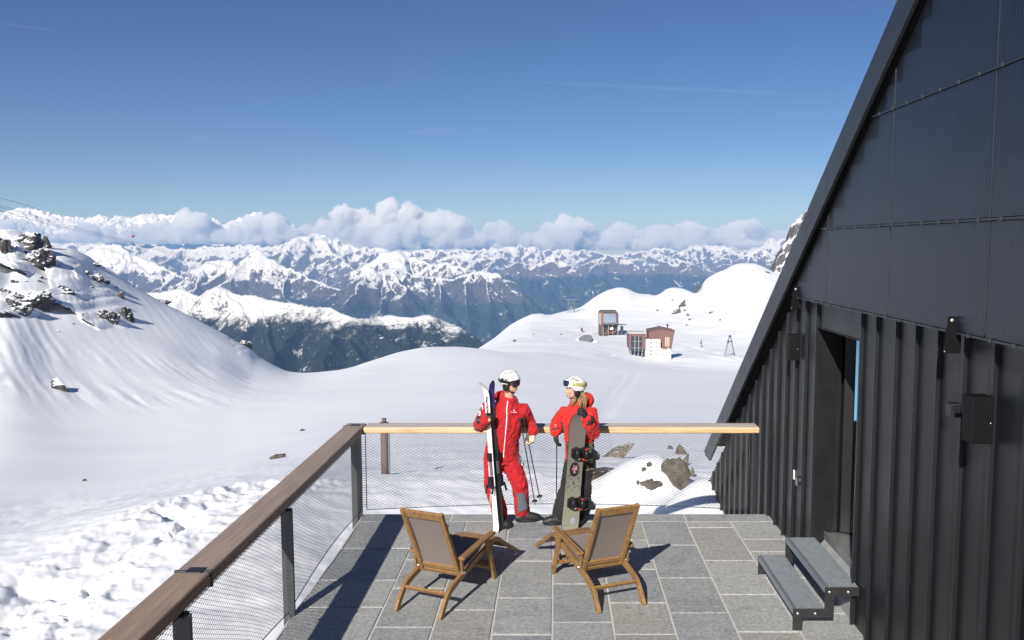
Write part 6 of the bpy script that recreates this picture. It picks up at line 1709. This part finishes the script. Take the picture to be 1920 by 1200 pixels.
pole('black ski pole of the man, its basket the lower and nearer to his boot', A(975, 783, 9.74), A(1004, 949, 9.80), GP)
pole('black ski pole of the man, its basket the upper and farther to the right', A(981, 782, 9.78), A(1013.5, 940, 9.84), GP)

# ------------------------------------------------------------------ the woman with the snowboard
wom = thing('person', 'person in a red jacket, black trousers and cream helmet, smiling, holding a snowboard', 'person', (0.24, 9.9, 0))
w_pel, w_wst, w_ch, w_nk = A(1087, 853, 9.95), A(1086, 822, 9.93), A(1083, 788, 9.90), A(1082, 756, 9.90)
w_head = A(1076, 729, 9.87)
w_sR, w_eR, w_wR = A(1059, 775, 9.98), A(1044, 795, 10.02), A(1042, 809, 9.84)
w_sL, w_eL, w_wL = A(1106, 773, 9.82), A(1111, 812, 9.74), A(1098, 782, 9.58)
w_hL, w_kL, w_aL = A(1093, 862, 9.90), A(1095, 914, 9.86), Vector((0.335, 9.96, 0.11))
w_hR, w_kR, w_aR = A(1078, 862, 9.98), A(1064, 914, 9.92), Vector((0.055, 9.86, 0.11))
fwdW = Vector((-0.96, -0.28, -0.10)); RmW = frame_to(fwdW); XW2 = Vector((0.80, -0.60, 0))
b = MB(); head_shapes(b, w_head, RmW, True)
b.tube([w_head + Vector((0.015, 0.01, -0.07)), w_nk + Vector((0, 0, -0.02))], [0.048, 0.055], 14)
b.tube([w_pel, w_wst, w_ch, w_nk - Vector((0, 0, 0.04))], [(0.14, 0.09), (0.115, 0.08), (0.14, 0.09), (0.065, 0.055)], 18, ref=XW2)
for s_, e_, h_ in ((w_sR, w_eR, w_wR), (w_sL, w_eL, w_wL)): limb(b, [s_, s_.lerp(e_, 0.5), e_, e_.lerp(h_, 0.5), h_], [0.046, 0.042, 0.036, 0.034, 0.026])
for h_, k_, a_ in ((w_hR, w_kR, w_aR), (w_hL, w_kL, w_aL)): limb(b, [h_, h_.lerp(k_, 0.5), k_, k_.lerp(a_, 0.35), a_], [0.075, 0.068, 0.050, 0.048, 0.038])
for a_, d_ in ((w_aR, Vector((-0.9, -0.2, 0))), (w_aL, Vector((-0.5, -0.7, 0)))): b.tube([a_, a_ + d_.normalized() * 0.12 + Vector((0, 0, -0.055))], [0.036, 0.025], 10)
for h_, d_ in ((w_wR, Vector((0.1, -0.1, -1))), (w_wL, Vector((-0.3, -0.2, 1)))): b.tube([h_, h_ + d_.normalized() * 0.07], [0.024, 0.020], 10)
me = remeshed(b, 0.0065, 3, 0.4, 'body'); finish(me, 'body', M_SKIN, wom); head_details(w_head, RmW, wom)
b = MB()
b.tube([w_wst + Vector((0, 0, -0.02)), w_wst + Vector((0, 0, 0.04)), w_wst.lerp(w_ch, 0.5), w_ch, w_ch.lerp(w_nk, 0.45), w_nk + Vector((0, 0, -0.05)), w_nk + Vector((0.015, 0.0, 0.015))],
       [(0.185, 0.165), (0.178, 0.155), (0.176, 0.145), (0.186, 0.140), (0.172, 0.125), (0.105, 0.10), (0.085, 0.085)], 24, ref=XW2)
limb(b, [w_sR.lerp(w_ch, 0.3), w_sR, w_sR.lerp(w_eR, 0.5), w_eR, w_eR.lerp(w_wR, 0.6), w_wR], [0.09, 0.086, 0.078, 0.074, 0.066, 0.060])
limb(b, [w_sL.lerp(w_ch, 0.3), w_sL, w_sL.lerp(w_eL, 0.5), w_eL, w_eL.lerp(w_wL, 0.5), w_wL.lerp(w_eL, 0.12)], [0.09, 0.088, 0.084, 0.082, 0.070, 0.060])
hood = w_nk + Vector((0.12, 0.03, 0.03)); bb = MB(); bb.ball((0, 0, 0), (0.075, 0.09, 0.085), 16, 10); b._add([v + hood for v in bb.v], bb.f)
me = remeshed(b, 0.0095, 5, 0.5, 'jacket'); wrinkle(me, 0.013, 0.08, 23); wrinkle(me, 0.004, 0.032, 28)
tW = bvh(me); jw = finish(me, 'jacket', M_REDO, wom)
part(ribbon(tW, [(1060, 786), (1066, 800), (1068, 812)], 0.003, 0.004), 'seam', bpy.data.materials['dark_red_trim'], jw)
part(patch(tW, [(1107, 780), (1112, 780), (1114, 792), (1108, 792)], 0.010, 9), 'sleeve_patch', M_BLK, jw)
d_, c_, fr_ = disc_on(tW, 1042, 798, 0.014, 0.005, sq=1.6); part(d_, 'sleeve_emblem', M_WHITE, jw)
# long camouflage inner skirt of the open jacket
def camo():
    t = NT('camouflage_fabric'); p = t.pos(); a = t.noise(p, 26, 3, 0.5, 0.8); c = t.noise(t.mapping(p, loc=(5, 3, 1)), 30, 3, 0.5, 0.8)
    col = t.mix(t.mr(a, 0.49, 0.52), (0.035, 0.045, 0.03), (0.14, 0.15, 0.065)); col = t.mix(t.mr(c, 0.55, 0.58), col, (0.36, 0.33, 0.21)); col = t.mix(t.mr(c, 0.44, 0.41), col, (0.018, 0.018, 0.016))
    return t.done(col, 0.8)
M_CAMO = camo()
b = MB(); b.tube([w_wst + Vector((0, 0, 0.0)), w_pel + Vector((0.005, 0, 0.04)), w_pel + Vector((0.012, 0, -0.08)), w_pel + Vector((0.015, 0, -0.155)), w_pel + Vector((0.015, 0, -0.160))], [(0.176, 0.155), (0.185, 0.155), (0.190, 0.150), (0.192, 0.150), (0.12, 0.10)], 28, ref=XW2)
me = remeshed(b, 0.0095, 3, 0.5, 'jacket_skirt'); wrinkle(me, 0.009, 0.09, 33, (1, 1, 0.2)); tS = bvh(me); sk = finish(me, 'jacket_skirt', M_CAMO, wom)
part(patch(tS, [(1056, 818), (1062.5, 818), (1065, 866), (1060, 868)], 0.006), 'red_front', M_REDO, sk)
part(patch(tS, [(1091, 826), (1096, 826), (1097, 872), (1091.5, 872)], 0.006), 'red_lining', M_REDO, sk)
part(patch(tS, [(1092, 868), (1111, 866), (1111, 878), (1092, 880)], 0.005), 'dark_hem', M_BLK, sk)
b = MB(); b.tube([w_pel + Vector((0, 0, 0.02)), w_pel + Vector((0, 0, -0.10))], [(0.155, 0.125), (0.165, 0.125)], 20, ref=XW2)
aR, aL = w_aR + Vector((0.02, 0, 0.04)), w_aL + Vector((0, 0, 0.03))
for h_, k_, a_, g_ in ((w_hR, w_kR, aR, 1.12), (w_hL, w_kL, aL, 1.0)): limb(b, [h_, h_.lerp(k_, 0.5), k_, k_.lerp(a_, 0.35), k_.lerp(a_, 0.75), a_], [0.112, 0.102, 0.086, 0.088 * g_, 0.092 * g_, 0.094 * g_])
me = remeshed(b, 0.0095, 4, 0.5, 'trousers'); wrinkle(me, 0.012, 0.075, 43); wrinkle(me, 0.004, 0.03, 48); finish(me, 'trousers', M_BLK, wom)
boot(w_aR, (-0.97, -0.12), wom, 1.02); boot(w_aL, (-0.35, -0.85), wom, 1.0)
glove(w_wR + Vector((0.0, 0, -0.02)), (0.06, -0.06, -1.0), (0.9, 0.3, 0), -1, 0.42, wom, M_GLOVE, None, 1.10)
glove(w_wL + Vector((0.012, 0.0, -0.012)), (-0.42, -0.10, 0.75), (-0.75, 0.5, -0.4), -1, 0.95, wom, M_GLOVE, None, 1.12)
hm = helmet(w_head + Vector((0.008, 0, 0.006)), RmW, wom, simple('cream_helmet', (0.74, 0.71, 0.66), 0.3, 0, 0.04), None)
goggles(w_head + Vector((0.004, 0, 0.0)), RmW, wom, 0.066, 0.140, M_HEL, NT('dark_lens').done((0.03, 0.05, 0.10), 0.05, 0.6), M_OLIVE, -0.20)
# hair: locks falling from under the helmet over the shoulder and beside the face
b = MB(); rh = random.Random(4); T = lambda p: w_head + RmW @ Vector(p)
def lock(a, c_, e, r):
    pts = []
    for i in range(9):
        f = i / 8; p = a * (1 - f) ** 2 + c_ * 2 * f * (1 - f) + e * f * f
        pts.append(p + Vector((math.sin(f * 9 + r * 900), math.cos(f * 8 + r * 700), 0)) * 0.008 * f)
    b.tube(pts, [r * (0.8 + 0.5 * math.sin(math.pi * i / 8)) * (1 - 0.75 * (i / 8) ** 3) for i in range(9)], 6)
vs = 1 if (RmW @ Vector((1, 0, 0))).y < 0 else -1
for i in range(130):
    a = T((vs * rh.uniform(0.0, 0.075), rh.uniform(0.055, 0.105), rh.uniform(-0.07, -0.03)))
    e = a + Vector((rh.uniform(-0.06, 0.03), rh.uniform(-0.08, 0.0), rh.uniform(-0.17, -0.09))) + (RmW @ Vector((vs * 0.05, 0, 0)))
    lock(a, a.lerp(e, 0.5) + Vector((rh.uniform(0, 0.05), rh.uniform(-0.04, 0), 0.02)), e, rh.uniform(0.0025, 0.0055))
for i in range(34):
    a = T((vs * rh.uniform(0.055, 0.072), rh.uniform(-0.015, 0.01), rh.uniform(-0.09, -0.06))); e = a + (RmW @ Vector((vs * rh.uniform(-0.02, 0.02), rh.uniform(-0.09, -0.03), rh.uniform(-0.12, -0.07))))
    lock(a, a.lerp(e, 0.5) + (RmW @ Vector((vs * 0.02, -0.01, 0))), e, rh.uniform(0.002, 0.004))
t = NT('blonde_hair'); p_ = t.pos(); hc_ = t.mix(t.noise(t.mapping(p_, (60, 60, 8)), 2.0, 4), (0.16, 0.085, 0.035), (0.50, 0.33, 0.17)); b.build('hair', t.done(hc_, 0.45), wom, True, world=True)

# snowboard
sb_b = at_z(1068, 996) + Vector((0, 0, 0.0)); sb_t = A(1086, 769, 9.60)
e = thing('snowboard', 'tall grey green snowboard with two black bindings, stood on its tail by the woman', 'snowboard', sb_b)
axb = (sb_t - sb_b); LB = axb.length; axb.normalize(); nb = Vector((0.42, -0.90, 0.1)); nb = (nb - axb * nb.dot(axb)).normalized(); wb = axb.cross(nb).normalized()
wb = wb if wb.x > 0 else -wb
N = 40; out = []
for i in range(N + 1):
    f = i / N; hw = 0.105 + 0.017 * abs(2 * f - 1) ** 2
    if f > 0.86: hw *= math.sqrt(max(0, 1 - ((f - 0.86) / 0.1405) ** 2))
    if f < 0.11: hw *= 0.62 + 0.38 * math.sqrt(max(0, 1 - ((0.11 - f) / 0.1101) ** 2))
    lift = -0.05 * max(0, (f - 0.88) / 0.12) ** 2 - 0.02 * max(0, (0.08 - f) / 0.08) ** 2
    out.append((hw, axb * (f * LB) - nb * lift * -1 if False else axb * (f * LB) + nb * (-lift)))
def board_sheet(o0, o1, inset, nm, mat):
    V_ = []; F_ = []
    for hw, c in out:
        h = max(0.0005, hw - inset); V_ += [c - wb * h + nb * o1, c + wb * h + nb * o1, c + wb * h + nb * o0, c - wb * h + nb * o0]
    for i in range(N):
        for q in range(4): q2 = (q + 1) % 4; F_.append((i * 4 + q, i * 4 + q2, i * 4 + 4 + q2, i * 4 + 4 + q))
    F_ += [(3, 2, 1, 0), (N * 4, N * 4 + 1, N * 4 + 2, N * 4 + 3)]
    b = MB(); b._add(V_, F_); return b.build(nm, mat, e)
board_sheet(-0.006, 0.003, 0.0, 'edge_and_base', M_SKIB)
t = NT('board_graphic'); p_ = t.pos(); n1 = t.noise(p_, 40, 5, 0.7); sp = t.n('ShaderNodeSeparateXYZ'); t.set(sp.inputs[0], p_)
zf2 = t.mr(sp.outputs[2], 0.2, 1.3); c = t.mix(zf2, (0.27, 0.265, 0.205), (0.155, 0.14, 0.125)); band = t.math('MULTIPLY', t.mr(sp.outputs[2], 0.45, 0.52), t.mr(sp.outputs[2], 0.92, 0.84))
c = t.mix(t.math('MULTIPLY', t.mr(n1, 0.5, 0.6), t.math('MULTIPLY', band, 0.75)), c, (0.05, 0.06, 0.07)); board_sheet(0.003, 0.0045, 0.004, 'top_sheet', t.done(c, 0.38))
def on_board(f, u): return axb * (f * LB) + wb * u + nb * 0.0055
def bdisc(f, u, ra, rb, nm, mat, o=0.0):
    ring = [on_board(f, u) + axb * (math.sin(t_) * ra) + wb * (math.cos(t_) * rb) + nb * o for t_ in [2 * math.pi * i / 28 for i in range(28)]]
    b = MB(); b._add(ring + [v + nb * 0.002 for v in ring], [list(range(28))[::-1], list(range(28, 56))] + [(i, (i + 1) % 28, (i + 1) % 28 + 28, i + 28) for i in range(28)]); return b.build(nm, mat, e)
bdisc(0.515, -0.005, 0.088, 0.062, 'oval_graphic', simple('oval_black', (0.02, 0.02, 0.022), 0.4))
t = NT('oval_pink'); p_ = t.pos(); c = t.mix(t.mr(t.noise(p_, 45, 3), 0.45, 0.6), (0.03, 0.02, 0.025), (0.55, 0.25, 0.28)); bdisc(0.52, 0.0, 0.055, 0.036, 'oval_motif', t.done(c, 0.4), 0.002)
bdisc(0.085, 0.03, 0.046, 0.036, 'round_logo', simple('logo_blue', (0.22, 0.30, 0.42), 0.4)); bdisc(0.085, 0.03, 0.038, 0.029, 'round_logo', simple('logo_field', (0.38, 0.39, 0.34), 0.4), 0.002)
bdisc(0.085, 0.03, 0.018, 0.009, 'round_logo', bpy.data.materials['logo_blue'], 0.004)
b = MB(); b.tube([on_board(0.055, -0.085 + 0.011 * i) + axb * (0.014 * math.sin(i * 2.3) + -0.004 * i) for i in range(8)], 0.0035, 5); b.build('scribble', M_BLKP, e, True)
b = MB(); b.box(on_board(0.40, 0.0), (0.012, 0.026, 0.003), M=Matrix((wb, axb, nb)).transposed()); b.build('small_mark', M_BLKP, e)
MB_ = Matrix((wb, axb, nb)).transposed()
def binding(f, s=1.0):
    c = on_board(f, 0.035); par = thing('binding', None, None) ; bpy.data.objects.remove(par)
    b = MB(); b.box(c + nb * 0.015, (0.21 * s, 0.11 * s, 0.028), M=MB_); pl = b.build('binding', M_BLKP, e, bevel=0.01)
    def sub(bb, nm, mat=M_BLKP, sm=True, bev=0.0): return bb.build(nm, mat, pl, sm, bevel=bev)
    pts = []
    for i in range(11):
        a = math.pi * (i / 10); pts.append(c + wb * (0.09 + 0.075 * math.sin(a)) + axb * (0.075 * math.cos(a)) + nb * (0.05 + 0.045 * math.sin(a)))
    bb = MB(); bb.tube(pts, [(0.042, 0.007)] * 11, 10, ref=nb); sub(bb, 'heel_cup')
    hb = [c + wb * (0.125 + 0.012 * k) + nb * (0.09 + 0.042 * k) for k in range(4)]; bb = MB(); bb.tube(hb, [(0.066, 0.012), (0.062, 0.012), (0.052, 0.011), (0.036, 0.009)], 12, ref=axb); sub(bb, 'high_back')
    for off, r_, mt, nm in ((-0.055, 0.085, M_BLKP, 'toe_strap'), (0.055, 0.105, M_BLKP, 'ankle_strap')):
        arc = [c + wb * off + axb * (0.066 * math.cos(math.pi * i / 10)) + nb * (0.02 + r_ * math.sin(math.pi * i / 10)) for i in range(11)]; bb = MB(); bb.tube(arc, [(0.026, 0.008)] * 11, 8, ref=wb); sub(bb, nm, mt)
    bb = MB(); bb.box(c + wb * 0.055 + axb * 0.05 + nb * 0.09, (0.03, 0.03, 0.02), M=MB_); sub(bb, 'buckle', simple('red_buckle', (0.55, 0.04, 0.03), 0.4) if 'red_buckle' not in bpy.data.materials else bpy.data.materials['red_buckle'], False, 0.004)
    bb = MB(); bb.tube([c + axb * -0.05 + nb * 0.03 + wb * 0.02, c + axb * -0.085 + nb * 0.06 + wb * 0.05, c + axb * -0.07 + nb * 0.075 + wb * 0.09], 0.006, 6); sub(bb, 'strap_end', bpy.data.materials['red_buckle'])
binding(0.655); binding(0.245)
p = w_wR + Vector((0.012, -0.01, -0.09)); tip = at_z(1044, 958) 
tip = Vector((p.x + 0.004, p.y + 0.03, 0.12))
pole('single black ski pole held straight down by the woman', p + Vector((0, 0, 0.075)), A(1043.5, 957, 9.90), None, 0.13, None, False)
